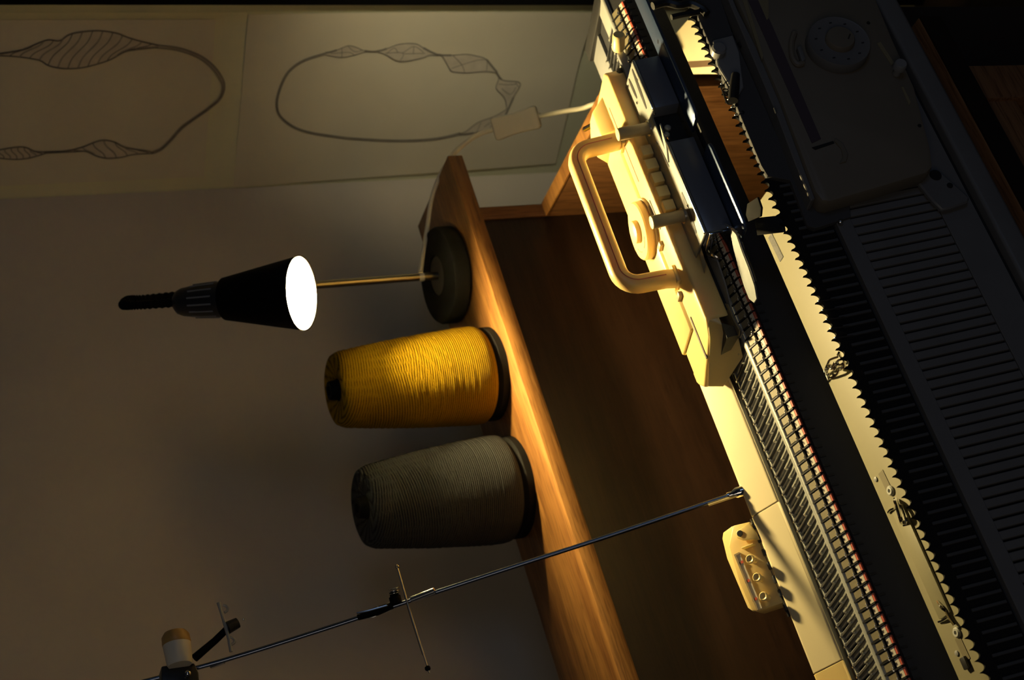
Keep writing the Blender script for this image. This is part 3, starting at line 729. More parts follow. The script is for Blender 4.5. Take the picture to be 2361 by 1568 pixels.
# slanted chrome cam link in the middle gap
q = [L(1522, 285, h=hP+.001), L(1528, 318, h=hP+.001), L(1541, 375, h=hP+.001), L(1536, 330, h=hP+.001)]
mb = MB(); mb.plate([(v.x, v.y) for v in q], hP, hP+.0015); cp('cam_link', mb, 'steel_b')
for (x, y) in ((1540, 292), (1537, 308), (1545, 340)):
    q = L(x, y, t=tS+.010); cp('hex_screw', MB().lathe([(.0035, 0), (.0035, .003), (.002, .0042)], 8, axisM((q.x, tS+.014, q.z), (0, -1, 0))), 'grey_l')
# left end: mirror-black guide, curved steel leaf, number plate and cream tip
mb = MB(); a = L(1638, 560, h=.002); b = L(1695, 690, h=.002)
lp = [L(x, y, h=.004) for x, y in ((1626, 590), (1652, 600), (1672, 660), (1690, 735), (1712, 765), (1706, 780), (1688, 778), (1676, 740), (1655, 680))]
mb.plate([(v.x, v.y) for v in lp], .002, .0038); cp('number_plate', mb, 'grey_m', bevel=.0006, bseg=1)
lp = [L(x, y, h=.0045) for x, y in ((1667, 698), (1679, 700), (1692, 735), (1707, 762), (1705, 775), (1689, 779), (1682, 756), (1670, 722))]
mb = MB(); mb.plate([(v.x, v.y) for v in lp], .0039, .0055); cp('plate_tip', mb, 'brown_m', bevel=.0006, bseg=1)
lf_pts = [(1682, 524), (1697, 536), (1712, 580), (1727, 618), (1741, 660), (1746, 690), (1739, 699), (1728, 690), (1716, 660), (1705, 625), (1700, 605), (1692, 575)]
lp = [L(x, y, h=-.0055) for x, y in lf_pts]
mb = MB(); mb.plate([(v.x, v.y) for v in lp], -.0068, -.005); cp('steel_leaf', mb, 'leaf', bevel=.0006, bseg=1)
rim = [L(x, y, h=-.003) for x, y in ((1672, 518), (1690, 528), (1703, 545), (1716, 580), (1732, 620), (1742, 650))]
cp('leaf_rim', MB().tube(smoothpath(rim, 4), .0016, 8), 'chrome')
cp('side_bracket', MB().loft([L(x, y, h=.014) for x, y in ((1604, 556), (1612, 552), (1628, 610), (1624, 632))], [L(x, y, h=.008)-Vector((0, 0, 0)) for x, y in ((1604, 556), (1612, 552), (1628, 610), (1624, 632))]), 'steel_b', bevel=.0008)
cp('guide_wire', MB().tube(smoothpath([L(1632, 585, h=.006), L(1643, 588, h=.008), L(1655, 596, h=.006)], 4), .0017, 8), 'steel')
cp('yarn_gate', MB().box(x_l-.003, x_l, tS, tS+.030, -.012, .012), 'chrome', bevel=.0006)
# right end fittings
q = L(1418, 88, h=.012); cp('end_roller', MB().lathe([(.006, -.010), (.0068, -.008), (.0068, .008), (.006, .010)], 20, axisM((q.x-.006, q.y, .010), (.25, -1, 0))), 'cream_btn')
cp('end_arm', MB().box(xr-.03, xr+.012, .030, .036, .004, .012), 'grey_m', bevel=.001)

# dark band that links the carriage with the lower carriage
q0 = L(1722, 522, h=-.016); 
mb = MB()
W0 = Matrix.Translation(Vector(Ob)) @ Matrix.Rotation(-TH, 4, 'X') @ Matrix.Translation(Vector((-.55, 0, 0)))
Qb = Vector((.55, .99, H-.803))
WR = Matrix.Translation(Qb) @ Matrix.Rotation(-DE, 4, 'X') @ Matrix.Translation(Vector((-.55, 0, 0)))
Ci = (Matrix.Translation(Vector(Ob)+Vector((.23, 0, 0))) @ Matrix.Rotation(-TH, 4, 'X')).inverted()
pA = [L(1740, 503, h=-.018), L(1745, 543, h=-.018)]; pB = [R(1800, 497, t=.004), R(1806, 536, t=.004)]
def to_car(p, Wm): v = Ci @ (Wm @ p); return v - Vector(OFF[car.name])
PA = [to_car(p, W0) for p in pA]; PB = [to_car(p, WR) for p in pB]
mb.loft([PA[0], PA[1], PB[1], PB[0]], [p+Vector((0, 0, -.003)) for p in (PA[0], PA[1], PB[1], PB[0])])
cp('link_arm', mb, 'black', bevel=.0006)
mb = MB(); e0 = [L(x, y, h=-.017) for x, y in ((1716, 515), (1752, 500), (1754, 480), (1745, 455), (1722, 470))]
mb.plate([(v.x, v.y) for v in e0], -.0195, -.0172); cp('link_foot', mb, 'matte', bevel=.0006)

# ------------------------------------------------------------------ ribber (front bed)
rib = thing('ribber_bed', 'dark steep ribber bed with toothed upper edge in front of the machine', 'ribber', Qb, (-DE, 0, 0))
OFF[rib.name] = (-.55, 0, 0)
def rpz(n, m, mt, **k): return prt(rib, n, m, mt, **k)
RX0, RX1 = .02, 1.10
rpz('face_plate', MB().prism([(.004, -.014), (.004, -.185), (.030, -.185), (.030, -.12), (.008, -.02), (.006, -.014)], RX0, RX1), 'rib_d')
rpz('upper_channel_strip', MB().prism([(.0, -.010), (.0, -.0485), (.004, -.0485), (.004, -.010)], RX0, RX1), 'matte', bevel=.0006, bseg=1)
rpz('channel_plate', MB().prism([(-.003, -.051), (-.003, -.066), (.004, -.066), (.004, -.051)], RX0, RX1), 'rib_g', bevel=.0008, bseg=1)
rpz('lower_plate', MB().prism([(-.002, -.155), (-.002, -.190), (.006, -.190), (.006, -.155)], RX0, RX1), 'rib_g', bevel=.0006, bseg=1)
rpz('front_groove', MB().prism([(.0015, -.190), (.0015, -.1945), (.006, -.1945), (.006, -.190)], RX0, RX1), 'black')
rpz('front_rail', MB().prism([(-.008, -.1950), (-.010, -.1975), (-.010, -.215), (-.007, -.2185), (.03, -.2185), (.03, -.1950)], RX0, RX1), 'rib_g', bevel=.0012)
xs_r = [.06+i*PITCH for i in range(int((1.08-.06)/PITCH))]
m_ = MB(); tp_ = []
for i in range(13):
    u = i/12; tp_.append((-PITCH/2+PITCH*u, .0008-.0062*abs(math.sin(PI*u))**.55))
tl_ = [(-PITCH/2, -.016)]+tp_+[(PITCH/2, -.016)]
m_.loft([(x, -.0005, z) for x, z in tl_], [(x, .0025, z) for x, z in tl_])
rep('gate_tooth', m_.mesh('gate_tooth', 'matte'), xs_r, rib)
m_ = MB(); m_.box(-.0014, .0014, -.0022, .001, -.046, -.014)
rep('needle_gate', m_.mesh('needle_gate', 'rib_d', bevel=.0004, bseg=1), [x+PITCH*.5 for x in xs_r], rib)
m_ = MB(); m_.box(-.0037, .0037, -.0024, .004, -.154, -.064)
rep('channel_bar', m_.mesh('channel_bar', 'rib_g', bevel=.0006, bseg=1), xs_r, rib)
m_ = MB(); m_.tube([(0, -.0006, -.03), (0, -.0022, -.010), (0, -.004, -.002)], .0008, 6); m_.ball((0, -.0042, -.0012), .0012, 8)
rep('ribber_needle', m_.mesh('ribber_needle', 'steel'), [x+PITCH*.42 for x in xs_r if int(x*1000) % 5 == 0 and x > .45], rib)
m_ = MB(); m_.prism([(.004, .0), (.004, -.22), (.034, -.22), (.026, -.02)], RX1, RX1+.02); rpz('end_cap', m_, 'black', bevel=.002)
m_ = MB()
for bx in (.1, .45, .8): 
    rpz('support_foot', MB().box(bx, bx+.04, .006, .032, -.226, -.185), 'black', bevel=.002)

# ribber carriage
rc = thing('ribber_carriage', 'dark grey brown lower carriage with large round dial on the front bed', 'carriage', Qb+Vector((.28, 0, 0)), (-DE, 0, 0))
OFF[rc.name] = (-.83, 0, 0)
def rcp(n, m, mt, **k): return prt(rc, n, m, mt, **k)
N1 = .026
def rpt(x, y, n=N1): v = R(x, y, t=-n); return v
def rplate(name, pts, n0, n1, mt, **k):
    """outline in the photograph, traced on the plane n1 in front of the face; n0 is its back"""
    A = [R(x, y, t=-n1) for x, y in pts]; B = [Vector((v.x, -n0, v.z)) for v in A]
    mb = MB(); mb.loft(A, B); return rcp(name, mb, mt, **k)
# main body
rplate('body', [(1672, -60), (1740, 90), (1800, 230), (1879, 440), (1895, 462), (1915, 464), (2040, 428), (2138, 398), (2152, 384), (2147, 340), (2110, 200), (2060, 90), (2006, -40)], .004, N1, 'rib_c', bevel=.004)
rplate('side_cheek', [(1676, -40), (1700, 20), (1745, 110), (1800, 240), (1846, 365), (1880, 458), (1870, 462), (1835, 380), (1790, 260), (1735, 130), (1680, 0), (1660, -50)], .002, N1-.004, 'rib_g', bevel=.001, bseg=1)
# purple printed band
A1 = [(1725, 0), (1755, 0), (1893, 320), (1872, 330)]
rplate('printed_band', A1, N1-.001, N1+.0006, 'rib_p')
rplate('pale_stripe', [(1712, 0), (1722, 0), (1760, 128), (1757, 138)], N1-.001, N1+.0007, 'brown_m')
rplate('pale_stripe', [(1748, 0), (1772, -5), (1772, 42), (1768, 46)], N1-.001, N1+.0007, 'brown_m')
# recessed window
rplate('window_recess', [(1872, 340), (1921, 325), (1924, 330), (1880, 345)], N1-.001, N1+.0007, 'black')
rplate('window_frame', [(1926, 318), (1944, 330), (1956, 355), (1952, 372), (1936, 376), (1944, 362), (1940, 342), (1924, 324)], N1-.001, N1+.0018, 'rib_c', bevel=.0005, bseg=1)
# dial
dcn = R(1933, 100, t=-(N1+.008)); rD = (R(1857, 95, t=-(N1+.010))-R(2012, 98, t=-(N1+.010))).length/2*.93
Xd = axisM((dcn.x, -N1+.001, dcn.z), (0, -1, 0))
rd_ = rcp('dial', MB().lathe([(rD*.97, 0), (rD*1.0, .002), (rD, .011), (rD*.97, .013), (rD*.93, .0125), (rD*.5, .0125)], 48, Xd), 'rib_g')
prt(rd_, 'cap', MB().lathe([(rD*.46, .012), (rD*.46, .0165), (rD*.42, .0185), (.0005, .019)], 36, Xd), 'rib_c')
mk = MB()
for k in range(10):
    a = 2*PI*k/10; v = Xd @ Vector((rD*.74*math.cos(a), rD*.74*math.sin(a), .0128)); mk.box(-.0005, .0005, -.0004, .0004, -.0013, .0013, X=Matrix.Translation(v))
prt(rd_, 'numeral', mk, 'dark')
mk = MB(); v0 = Xd @ Vector((-.004, -.006, .0188)); v1 = Xd @ Vector((.001, -.010, .0188)); mk.tube([v0, v1], .0007, 5); prt(rd_, 'pointer', mk, 'dark')
ring = [R(x, y, t=-N1-.002) for x, y in ((1832, 76), (1825, 100), (1827, 130), (1838, 148), (1852, 145))]
rcp('dial_guard', MB().tube(smoothpath(ring, 5), .003, 8), 'rib_c')
rplate('dial_tab', [(1838, 108), (1848, 104), (1858, 136), (1850, 142)], N1, N1+.006, 'rib_g', bevel=.001)
# small knob right of the dial
for (x, y, r_) in ((2075, 152, .0062),):
    q = R(x, y, t=-N1-.012); rcp('knob', MB().lathe([(r_*.6, -.012), (r_*.6, -.004), (r_, -.003), (r_, .003), (r_*.85, .0045), (.0004, .0045)], 22, axisM(q, (0, -1, 0))), 'grey_m')
rplate('slot_line', [(2022, 100), (2030, 96), (2062, 145), (2056, 150)], N1-.001, N1+.0007, 'brown_m')
rplate('slot_line', [(2078, 200), (2083, 200), (2100, 235), (2096, 242)], N1-.001, N1+.0007, 'brown_m')
for x, y in ((2002, 53), (2120, 290)): q = R(x, y, t=-N1); rcp('screw_hole', MB().lathe([(.002, 0), (.0018, .0006), (.0004, .0006)], 10, axisM(q, (0, -1, 0))), 'black')
# grey connecting plate at left of the carriage
rplate('connecting_plate', [(1600, -30), (1652, -30), (1690, 80), (1735, 180), (1800, 330), (1840, 430), (1875, 440), (1958, 470), (1962, 500), (1880, 526), (1862, 520), (1822, 415), (1770, 405), (1755, 380), (1715, 285), (1697, 240), (1668, 180), (1640, 110), (1610, 40)], .0, .006, 'rib_plate', bevel=.0004, bseg=1)
rplate('cover_plate', [(1643, 92), (1690, 80), (1705, 120), (1715, 200), (1700, 225), (1655, 150), (1650, 125)], .006, .009, 'grey_m', bevel=.001, bseg=1)
q = R(1656, 118, t=-.012); rcp('plate_knob', MB().lathe([(.0075, 0), (.0075, .007), (.006, .009), (.0005, .009)], 24, axisM((q.x, -.009, q.z), (0, -1, 0))), 'grey_m')
a = R(1696, 172, t=-.014); b = R(1690, 232, t=-.014)
rcp('lever', MB().tube([a, a*.5+b*.5, b], [.0042, .0052, .0050], 12), 'black')
a = R(1706, 98, t=-.008); b = R(1711, 108, t=-.008); rcp('plate_slot', MB().tube([a, b], .0025, 8), 'black')
for x, y in ((1698, 243), (1712, 260)): q = R(x, y, t=-.006); rcp('screw', MB().lathe([(.0018, 0), (.0018, .001), (.0004, .0014)], 10, axisM(q, (0, -1, 0))), 'black')
a = R(1790, 262, t=-N1-.001); b = R(1785, 249, t=-N1-.001); rcp('steel_pin', MB().tube([a, b], .0011, 8), 'steel')
# coil spring by the lever
sp_ = []
c0 = R(1668, 210, t=.0); c1 = R(1680, 245, t=.0)
for i in range(61):
    t = i/60; c = c0*(1-t)+c1*t; an = t*2*PI*5; sp_.append(c+Vector((.003*math.cos(an), -.004, .003*math.sin(an))))
rcp('coil_spring', MB().tube(sp_, .0007, 6), 'black')
a_ = [R(x, y, t=-.012) for x, y in ((1505, 14), (1535, 6), (1565, 12), (1590, 8), (1618, 20), (1630, 32))]
rcp('yarn_feeder', MB().tube(smoothpath(a_, 4), .0042, 8), 'black')
a_ = [R(x, y, t=-.012) for x, y in ((1548, 40), (1575, 34), (1612, 28))]
rcp('yarn_feeder', MB().tube(smoothpath(a_, 4), .0030, 8), 'black')
# lower right foot plate with two holes
rplate('foot_plate', [(2105, 405), (2148, 392), (2172, 398), (2236, 455), (2232, 466), (2190, 480), (2172, 484), (2150, 462)], .004, .010, 'rib_g', bevel=.0015, bseg=1)
for x, y, r_ in ((2157, 404, .006), (2190, 428, .003)): q = R(x, y, t=-.0102); rcp('foot_hole', MB().lathe([(r_, 0), (r_*.95, .0007), (r_*.3, .0007)], 20, axisM(q, (0, -1, 0))), 'black')
# steel ball standing in for a glint on the corner
q = R(1938, 512, t=-.006); rcp('corner_glint', MB().ball(q, .0026, 10), 'steel')

# ------------------------------------------------------------------ row control box hanging on the back rail
bx = thing('control_box', 'small cream box with three knobs hanging behind the left part of the rail', 'control box', Vector(Ob)+Vector((-.13, 0, 0)), (-TH, 0, 0))
OFF[bx.name] = (-.42, 0, 0)
def bp_(n, m, mt, **k): return prt(bx, n, m, mt, **k)
tb = .158
def LI(x, y, t0, h0, ang):
    a = L(x, y, h=0.0).y; m = (L(x, y, h=.02).y-a)/.02; c, sn = math.cos(ang), math.sin(ang)
    q = (a+m*h0-t0)/(c-m*sn); return L(x, y, h=h0+sn*q)
AF = math.radians(54); NB = Vector((0, -math.sin(AF), math.cos(AF)))
def Bq(x, y, d=0.0): return LI(x, y, .153-d*math.sin(AF), .023+d*math.cos(AF), AF)
def bplate(nm, pts, d0, d1, mt, **k):
    A = [Bq(x, y, d1) for x, y in pts]; mb = MB(); mb.loft(A, [v-NB*(d1-d0) for v in A]); return bp_(nm, mb, mt, **k)
bplate('case', [(1690, 1212), (1728, 1203), (1742, 1216), (1760, 1250), (1790, 1315), (1803, 1370), (1805, 1390), (1745, 1410), (1733, 1408), (1705, 1345), (1680, 1260)], -.020, 0, 'cream', bevel=.001)
A = [Bq(1688, 1213, .0), Bq(1702, 1262, .0), Bq(1712, 1290, 0), Bq(1752, 1402, 0), Bq(1744, 1411, 0)]
e1 = Bq(1700, 1280, .0)
B = [LI(x, y, e1.y, e1.z, math.radians(12)) for x, y in ((1667, 1228), (1665, 1242), (1676, 1288), (1724, 1402), (1736, 1410))]
mb = MB(); mb.loft(A+B[::-1], [v+Vector((0, .004, -.014)) for v in A+B[::-1]]); bp_('top_shell', mb, 'cream', bevel=.0008)
bk_ = bplate('bracket', [(1697, 1226), (1708, 1218), (1727, 1204), (1745, 1232), (1751, 1244), (1712, 1246), (1698, 1240)], .0015, .0045, 'cream', bevel=.0008)
bplate('rib_wall', [(1708, 1262), (1735, 1252), (1738, 1255), (1710, 1266)], 0, .006, 'cream', bevel=.0006)
q = Bq(1706, 1230, .0047); prt(bk_, 'hole', MB().lathe([(.0032, 0), (.003, .0006), (.0004, .0006)], 16, axisM(q, NB)), 'black')
ls_ = bplate('label_strip', [(1697, 1281), (1706, 1277), (1757, 1402), (1748, 1406)], 0, .0012, 'white')
bplate('label_rim', [(1692, 1279), (1704, 1273), (1707, 1275), (1697, 1281), (1748, 1406), (1745, 1408)], 0, .002, 'tan')
for (x, y) in ((1709, 1298), (1724, 1341), (1741, 1383)):
    for dx, dy, mt in ((-3, 1, 'ink'), (2, -2, 'red')):
        q = Bq(x+dx, y+dy, .0013); prt(ls_, 'printed_square', MB().box(-.0013, .0013, -.0013, .0013, 0, .0004, X=axisM(q, NB)), mt)
for (x, y) in ((1729, 1289), (1745, 1331), (1760, 1375)):
    q = Bq(x, y, .011)
    bp_('knob', MB().lathe([(.0034, 0), (.0030, .0135), (.0042, .014), (.0046, .017), (.0036, .0182), (.0026, .0176), (.0005, .0168)], 18, axisM(q-NB*.0172, NB)), 'cream_btn')
# toothed dark strip below the box, against the rail
mb = MB(); q0 = L(1736, 1205, h=.018); q1 = L(1872, 1500, h=.018)
mb.box(q1.x+.04, q0.x, tb-.005, tb-.002, .010, .0235); bp_('black_strip', mb, 'black')
m_ = MB()
for i in range(7):
    x = q0.x-.012-i*.0145; m_.box(x, x+.008, tb-.0075, tb-.002, .016, .0245)
bp_('strip_teeth', m_, 'dark', bevel=.001)
bp_('mounting_arm', MB().box(q1.x+.06, q0.x-.01, tb-.004, tb+.010, .004, .016), 'black')

# ------------------------------------------------------------------ yarn mast
mb0 = W0 @ L(1706, 1134, t=.152)
Xm = mb0.x
dm = None
pt = None
# mast stays in the plane X = Xm
top_m = at(330, 1566, X=Xm)
mast = thing('yarn_mast', 'thin steel yarn tension mast leaning back from the rail with guides and springs', 'yarn mast', mb0)
OFF[mast.name] = tuple(-mb0)
def mp_(n, m, mt, **k): return prt(mast, n, m, mt, **k)
far = mb0+(top_m-mb0)*1.12
md_ = (far-mb0).normalized()
rodp = smoothpath([mb0, at(1400, 1237, X=Xm), at(1180, 1308, X=Xm), at(958, 1381, X=Xm), at(740, 1453, X=Xm), at(515, 1523, X=Xm), at(330, 1572, X=Xm), at(240, 1597, X=Xm)], 4)
mp_('rod', MB().tube(rodp, .0023, 14), 'mast')
def onm(x, y, dx=0.0): return at(x, y, X=Xm+dx)
mp_('base_socket', MB().lathe([(.006, -.003), (.006, .004), (.0035, .008), (.0035, .014)], 16, axisM(mb0, md_)), 'chrome')
mp_('brass_pin', MB().tube([onm(1703, 1142, -.004), onm(1634, 1165, -.004)], .0011, 8), 'cream_btn')
mp_('lower_clip', MB().tube([onm(905, 1396), onm(870, 1409), onm(825, 1424)], [.0035, .0045, .003], 10), 'black_m')
mp_('lower_clip_wire', MB().tube([onm(905, 1404, .002), onm(860, 1422, .002), onm(823, 1428, .002)], .001, 6), 'steel')
mp_('lower_clip_wire', MB().tube([onm(892, 1396, -.002), onm(850, 1408, -.002), onm(822, 1414, -.002)], .001, 6), 'steel')
mp_('joint_sleeve', MB().tube([onm(1002, 1362), onm(948, 1383)], .0034, 14), 'steel')
mp_('joint_sleeve', MB().tube([onm(516, 1524), onm(486, 1536)], .0030, 14), 'steel')
yb = onm(933, 1390).y-.004
c1 = at(916, 1304, Y=yb); c2 = at(985, 1540, Y=yb)
mp_('crossbar', MB().tube([at(914, 1302, Y=yb), at(918, 1316, Y=yb), at(948, 1420, Y=yb), at(990, 1552, Y=yb)], [.0013, .0012, .0012, .0009], 8), 'pole')
c3 = at(921, 1330, Y=yb+.006)
mp_('crossbar', MB().tube([at(920, 1322, Y=yb+.006), at(940, 1400, Y=yb+.006), at(975, 1510, Y=yb+.006)], .0009, 8), 'pole')
mp_('bar_tip', MB().ball(at(986, 1541, Y=yb), .003, 10), 'black_m'); mp_('bar_tip', MB().ball(at(916, 1307, Y=yb), .0022, 10), 'pole')
q = at(911, 1380, Y=yb); mp_('clamp_screw', MB().lathe([(.006, -.005), (.006, .002), (.0045, .003), (.0045, .007), (.001, .008)], 16, axisM(q, (.9, -.3, .1))), 'black_m')
for k in range(3): mp_('clamp_ring', MB().lathe([(.0055, 0), (.0062, .0006), (.0055, .0012)], 16, axisM(q+Vector((.004+.0022*k, -.002-.0008*k, 0)), (.9, -.3, .1))), 'steel')
# upper tension unit
yu = onm(420, 1540).y
def U(x, y, d=0.0): return at(x, y, Y=yu-d)
mb = MB(); mb.loft([U(x, y, .004) for x, y in ((372, 1536), (395, 1532), (420, 1534), (448, 1528), (458, 1550), (462, 1600), (372, 1600))], [U(x, y, .004)+Vector((0, .022, 0)) for x, y in ((372, 1536), (395, 1532), (420, 1534), (448, 1528), (458, 1550), (462, 1600), (372, 1600))])
mp_('clamp_block', mb, 'black', bevel=.0015)
ca = U(415, 1534, .010); cb = U(405, 1480, .010); cc = U(403, 1457, .010)
ax_ = (cc-ca); Lc = ax_.length
td_ = mp_('tension_dial', MB().lathe([(.0115, 0), (.0125, .002), (.0135, Lc*.45), (.0138, Lc*.62), (.0125, Lc*.66)], 28, axisM(ca, ax_)), 'white')
prt(td_, 'cap', MB().lathe([(.0138, Lc*.62), (.0142, Lc*.64), (.0138, Lc*.86), (.011, Lc*.98), (.006, Lc*1.0), (.0005, Lc*1.0)], 28, axisM(ca, ax_)), 'amber')
mp_('tension_arm', MB().tube([U(448, 1518, .006), U(495, 1478, .008), U(528, 1446, .010)], [.0042, .0036, .0036], 10), 'black_m')
mp_('arm_head', MB().tube([U(524, 1448, .012), U(548, 1436, .012)], [.0065, .0055], 12), 'black')
mp_('arm_tip', MB().ball(U(562, 1428, .012), .0016, 8), 'steel')
mp_('guide_bar', MB().tube([U(504, 1390, .014), U(510, 1412, .014), U(519, 1440, .014), U(528, 1475, .014), U(533, 1503, .014)], [.0022, .0016, .0020, .0016, .0018], 10), 'grey_l')
for (x, y) in ((520, 1404), (536, 1478)):
    pts = [U(x-6+11*math.sin(a)*1.0, y+ -9*math.cos(a), .014) for a in [0, .7, 1.4, 2.1, 2.8]]
    mp_('yarn_eyelet', MB().tube(smoothpath(pts, 4), .0014, 7), 'grey_l')
q = U(432, 1552, -.0); mp_('clamp_stud', MB().ball(U(433, 1553, .006), .0035, 12), 'chrome')

# ------------------------------------------------------------------ pink cord on the right behind the machine
y0 = 1.22
pk = MB().tube(smoothpath([at(1390, -70, Y=y0), at(1395, 0, Y=y0), at(1401, 50, Y=y0), at(1408, 106, Y=y0), at(1425, 150, Y=y0-.005), at(1470, 190, Y=y0)], 6), .0015, 8)
o = link('cord', pk.mesh('cord', 'pink')); tag(o, 'thin pinkish cord running down behind the right end of the carriage', 'cord')

# ------------------------------------------------------------------ desk lamp
pc = at(1006, 636, Z=ZS+.026)
lamp = thing('desk_lamp', 'black gooseneck desk lamp with round base and conical shade switched on', 'lamp', (pc.x, pc.y, ZS))
OFF[lamp.name] = (-pc.x, -pc.y, -ZS)
def lp_(n, m, mt, **k): return prt(lamp, n, m, mt, **k)
X_ = Matrix.Translation((pc.x, pc.y, ZS))
RB = .066
lb_ = lp_('base', MB().lathe([(RB-.003, .0008), (RB, .003), (RB, .021), (RB-.002, .0245), (RB-.006, .026), (.027, .026), (.0265, .0235)], 64, X_), 'black_m')
prt(lb_, 'inner_disc', MB().lathe([(.0264, .022), (.0264, .0245), (.001, .0245)], 48, X_), 'disc')
# shade axis
pO = at(696, 676, Y=1.455); pT = None
def viewdir(x, y): return ray(x, y).normalized()
best = None
for i in range(400):
    d = 1.3+i*.001
    p = Vector((0, 0, H))+viewdir(405, 698)*(d+.3)
    ax = (pO-p); Lg = ax.length; ax.normalize(); e = abs(ax.dot(viewdir(696, 676))+.40)
    if best is None or e < best[0]: best = (e, p.copy(), ax.copy(), Lg)
_, pT, axS, LS = best
zsh = LS*.40
rO = .0445
XS_ = axisM(pT, axS)
sh_ = lp_('lamp_shade', MB().lathe([(.0255, zsh), (.0262, zsh+.004), (rO-.0006, LS), (rO+.0004, LS+.0006), (rO-.0012, LS), (.0235, zsh+.006), (.012, zsh+.004)], 56, XS_, cap=False), 'black_m')
prt(sh_, 'lining', MB().lathe([(rO-.0016, LS-.0004), (.0228, zsh+.007), (.010, zsh+.006), (.0005, zsh+.006)], 56, XS_, cap=False), 'shade_in')
lc_ = lp_('lamp_cap', MB().lathe([(.010, 0), (.0145, .004), (.0170, .010), (.0205, zsh*.55), (.0215, zsh-.002), (.0245, zsh), (.0245, zsh+.003), (.008, zsh+.003)], 40, XS_), 'black')
m_ = MB()
for k in range(14):
    a = 2*PI*k/14; r1 = .0196; r2 = .0212
    p1 = XS_ @ Vector((r1*math.cos(a), r1*math.sin(a), zsh*.38)); p2 = XS_ @ Vector((r2*math.cos(a), r2*math.sin(a), zsh*.86))
    prt(lc_, 'vent_slot', MB().tube([p1, p2], .0011, 6), 'grey_m')
zb = LS-.047
lp_('bulb', MB().lathe([(.0005, zb+.022), (.010, zb+.019), (.0165, zb+.010), (.0175, zb), (.0145, zb-.010), (.009, zb-.020), (.009, zsh+.008)][::-1], 28, XS_, cap=False), 'bulb')
# pole and gooseneck
tp = at(470, 668, Y=pc.y); ztop = tp.z
lp_('pole', MB().tube([(pc.x, pc.y, ZS+.024), (pc.x, pc.y, (ZS+ztop)/2), (pc.x, pc.y, ztop)], .0053, 18), 'pole')
topP = Vector((pc.x, pc.y, ztop))
pe = at(284, 702, Y=(pc.y+pT.y)/2)
neck = smoothpath([topP, topP+Vector((0, 0, .03)), at(330, 690, Y=pc.y-.004), at(296, 692, Y=pc.y-.012), pe, at(292, 704, Y=pT.y+.012), at(330, 703, Y=pT.y+.004), pT+axS*.004], 22)
rs = [.0052+.0007*math.sin(i*1.9) for i in range(len(neck))]
lp_('gooseneck', MB().tube(neck, rs, 12), 'black_m')
# cord
kz = at(968, 628, Y=pc.y)
lp_('cord_grommet', MB().lathe([(.0058, -.0035), (.0065, 0), (.0058, .0035)], 16, axisM((pc.x, pc.y, kz.z), (0.05, 0.05, 1))), 'cord')
cpth = [at(970, 627, Y=pc.y-.006), at(977, 575, Y=pc.y-.006), at(986, 520, Y=pc.y-.01), at(996, 455, Y=pc.y-.03), at(1016, 402, Y=1.565), at(1045, 356, Y=1.545), at(1075, 328, Y=1.53), at(1108, 308, Y=1.52), at(1142, 298, Y=1.51)]
cord = lp_('power_cord', MB().tube(smoothpath(cpth, 8), .0031, 10), 'cord')
c2 = [at(1238, 269, Y=1.475), at(1262, 264, Y=1.46), at(1300, 256, Y=1.43), at(1345, 249, Y=1.40), at(1385, 236, Y=1.37)]
e = c2[-1]; c2 += [Vector((e.x+.01, e.y-.02, e.z-.12)), Vector((e.x+.02, e.y+.0, .35)), Vector((e.x+.03, e.y+.02, .01))]
lp_('power_cord', MB().tube(smoothpath(c2, 8), .0031, 10), 'cord')
sa = at(1138, 299, Y=1.512); sb = at(1242, 268, Y=1.474); d_ = sb-sa
sidev = d_.cross(viewdir(1190, 285)).normalized()
dep = d_.normalized().cross(sidev).normalized()
Ls_ = d_.length
prof_ = []
for i in range(15):
    t = i/14; w = .0145+.0030*abs(2*t-1)**2.2
    if i in (0, 14): w *= .80
    prof_.append((t, w))
def swloop(off, sc):
    A = [sa+d_*t+sidev*w*sc+dep*off for t, w in prof_] + [sa+d_*t-sidev*w*sc+dep*off for t, w in prof_[::-1]]
    return A
mb = MB(); mb.loft(swloop(-.008, 1), swloop(.008, 1))
sw = lp_('inline_switch', mb, 'cord', bevel=.0042, bseg=4)
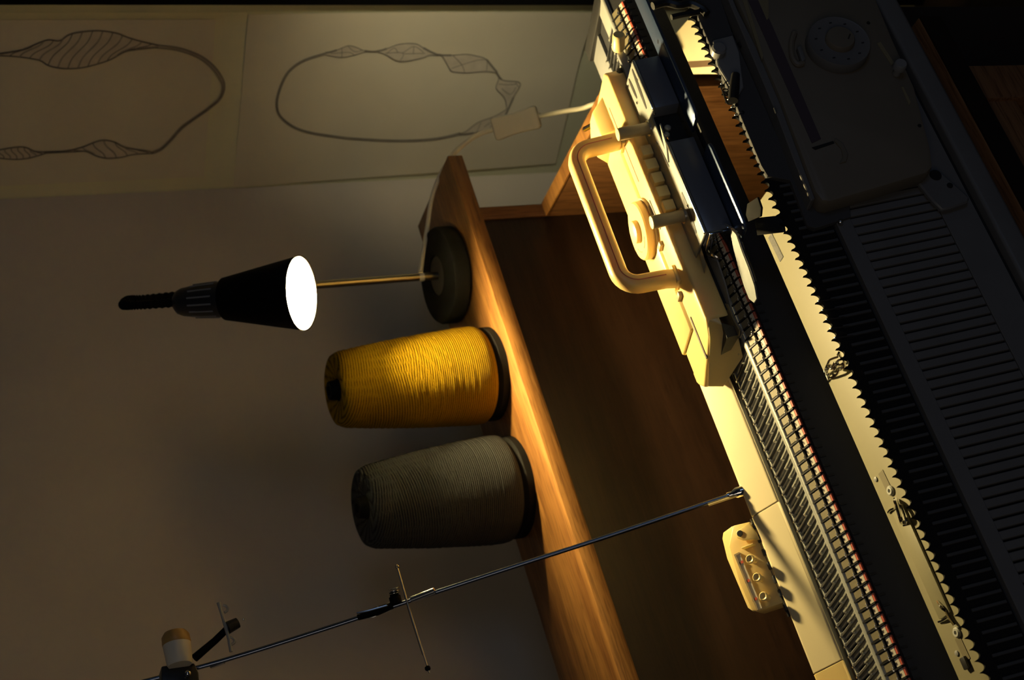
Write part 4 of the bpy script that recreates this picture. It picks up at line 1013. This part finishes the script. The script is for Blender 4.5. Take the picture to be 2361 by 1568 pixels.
o = prt(sw, 'sleeve', MB().tube([sb-d_*.01, sb+d_*.06], .0036, 10), 'tan')

# ------------------------------------------------------------------ yarn cones
def yarn_cone(label, foot, rb, rt, hgt, mt, lean):
    f = at(*foot, Z=ZS+.024); root = thing('yarn_cone', label, 'yarn cone', (f.x, f.y, ZS), (0, 0, lean), 'yarn cones on the cabinet top')
    hgt += .010
    prof = [(rb*.62, .016), (rb*.80, .0145), (rb*.93, .0155), (rb*.985, .020), (rb*1.0, .028), (rb*.995, .040)]
    n = 60
    for i in range(1, n+1):
        t = i/n; z = .040+(hgt-.052)*t; r = rb*.995+(rt*1.02-rb*.995)*t+.0016*math.sin(t*PI)
        r += .00035*math.sin(i*2.1)+random.uniform(-.00025, .00025)
        prof.append((r, z))
    prof += [(rt*.985, hgt-.007), (rt*.93, hgt-.002), (rt*.84, hgt), (rt*.5, hgt-.002), (rt*.30, hgt-.005)]
    m_ = MB(); m_.lathe(prof, 128, None, cap=False)
    rr_ = random.Random(5); v2 = []
    me = m_.mesh('yarn', mt, ang=80)
    o = link('yarn', me, root)
    link('cone_core', MB().lathe([(rb*.955, 0), (rb*.955, .009), (rb*.90, .0138), (rb*.50, .03), (rt*.31, hgt-.02), (rt*.25, hgt+.004), (rt*.24, hgt+.0065), (rt*.14, hgt+.0065), (rt*.13, hgt-.004), (.001, hgt-.006)], 40).mesh('cone_core', 'core'), root)
    # a few loose strands lying over the winding
    for k in range(3):
        zz = hgt*(.35+.13*k); a0 = -2.4+.25*k; pts = []
        for i in range(16):
            a = a0+i*.14; z = zz-.004*i*(1 if k % 2 else -1)*.35
            t = (z-.04)/(hgt-.052); r = rb*.995+(rt*1.02-rb*.995)*t+.0007
            pts.append((r*math.cos(a), r*math.sin(a), z))
        link('loose_strand', MB().tube(pts, .0007, 6).mesh('loose_strand', mt), root)
    return root
yarn_cone('mustard yellow yarn cone standing beside the lamp base', (1093, 866), .0640, .0475, .203, 'yarn_y', .3)
yarn_cone('dark grey yarn cone standing left of the mustard cone', (1146, 1128), .0690, .0505, .194, 'yarn_g', 1.1)
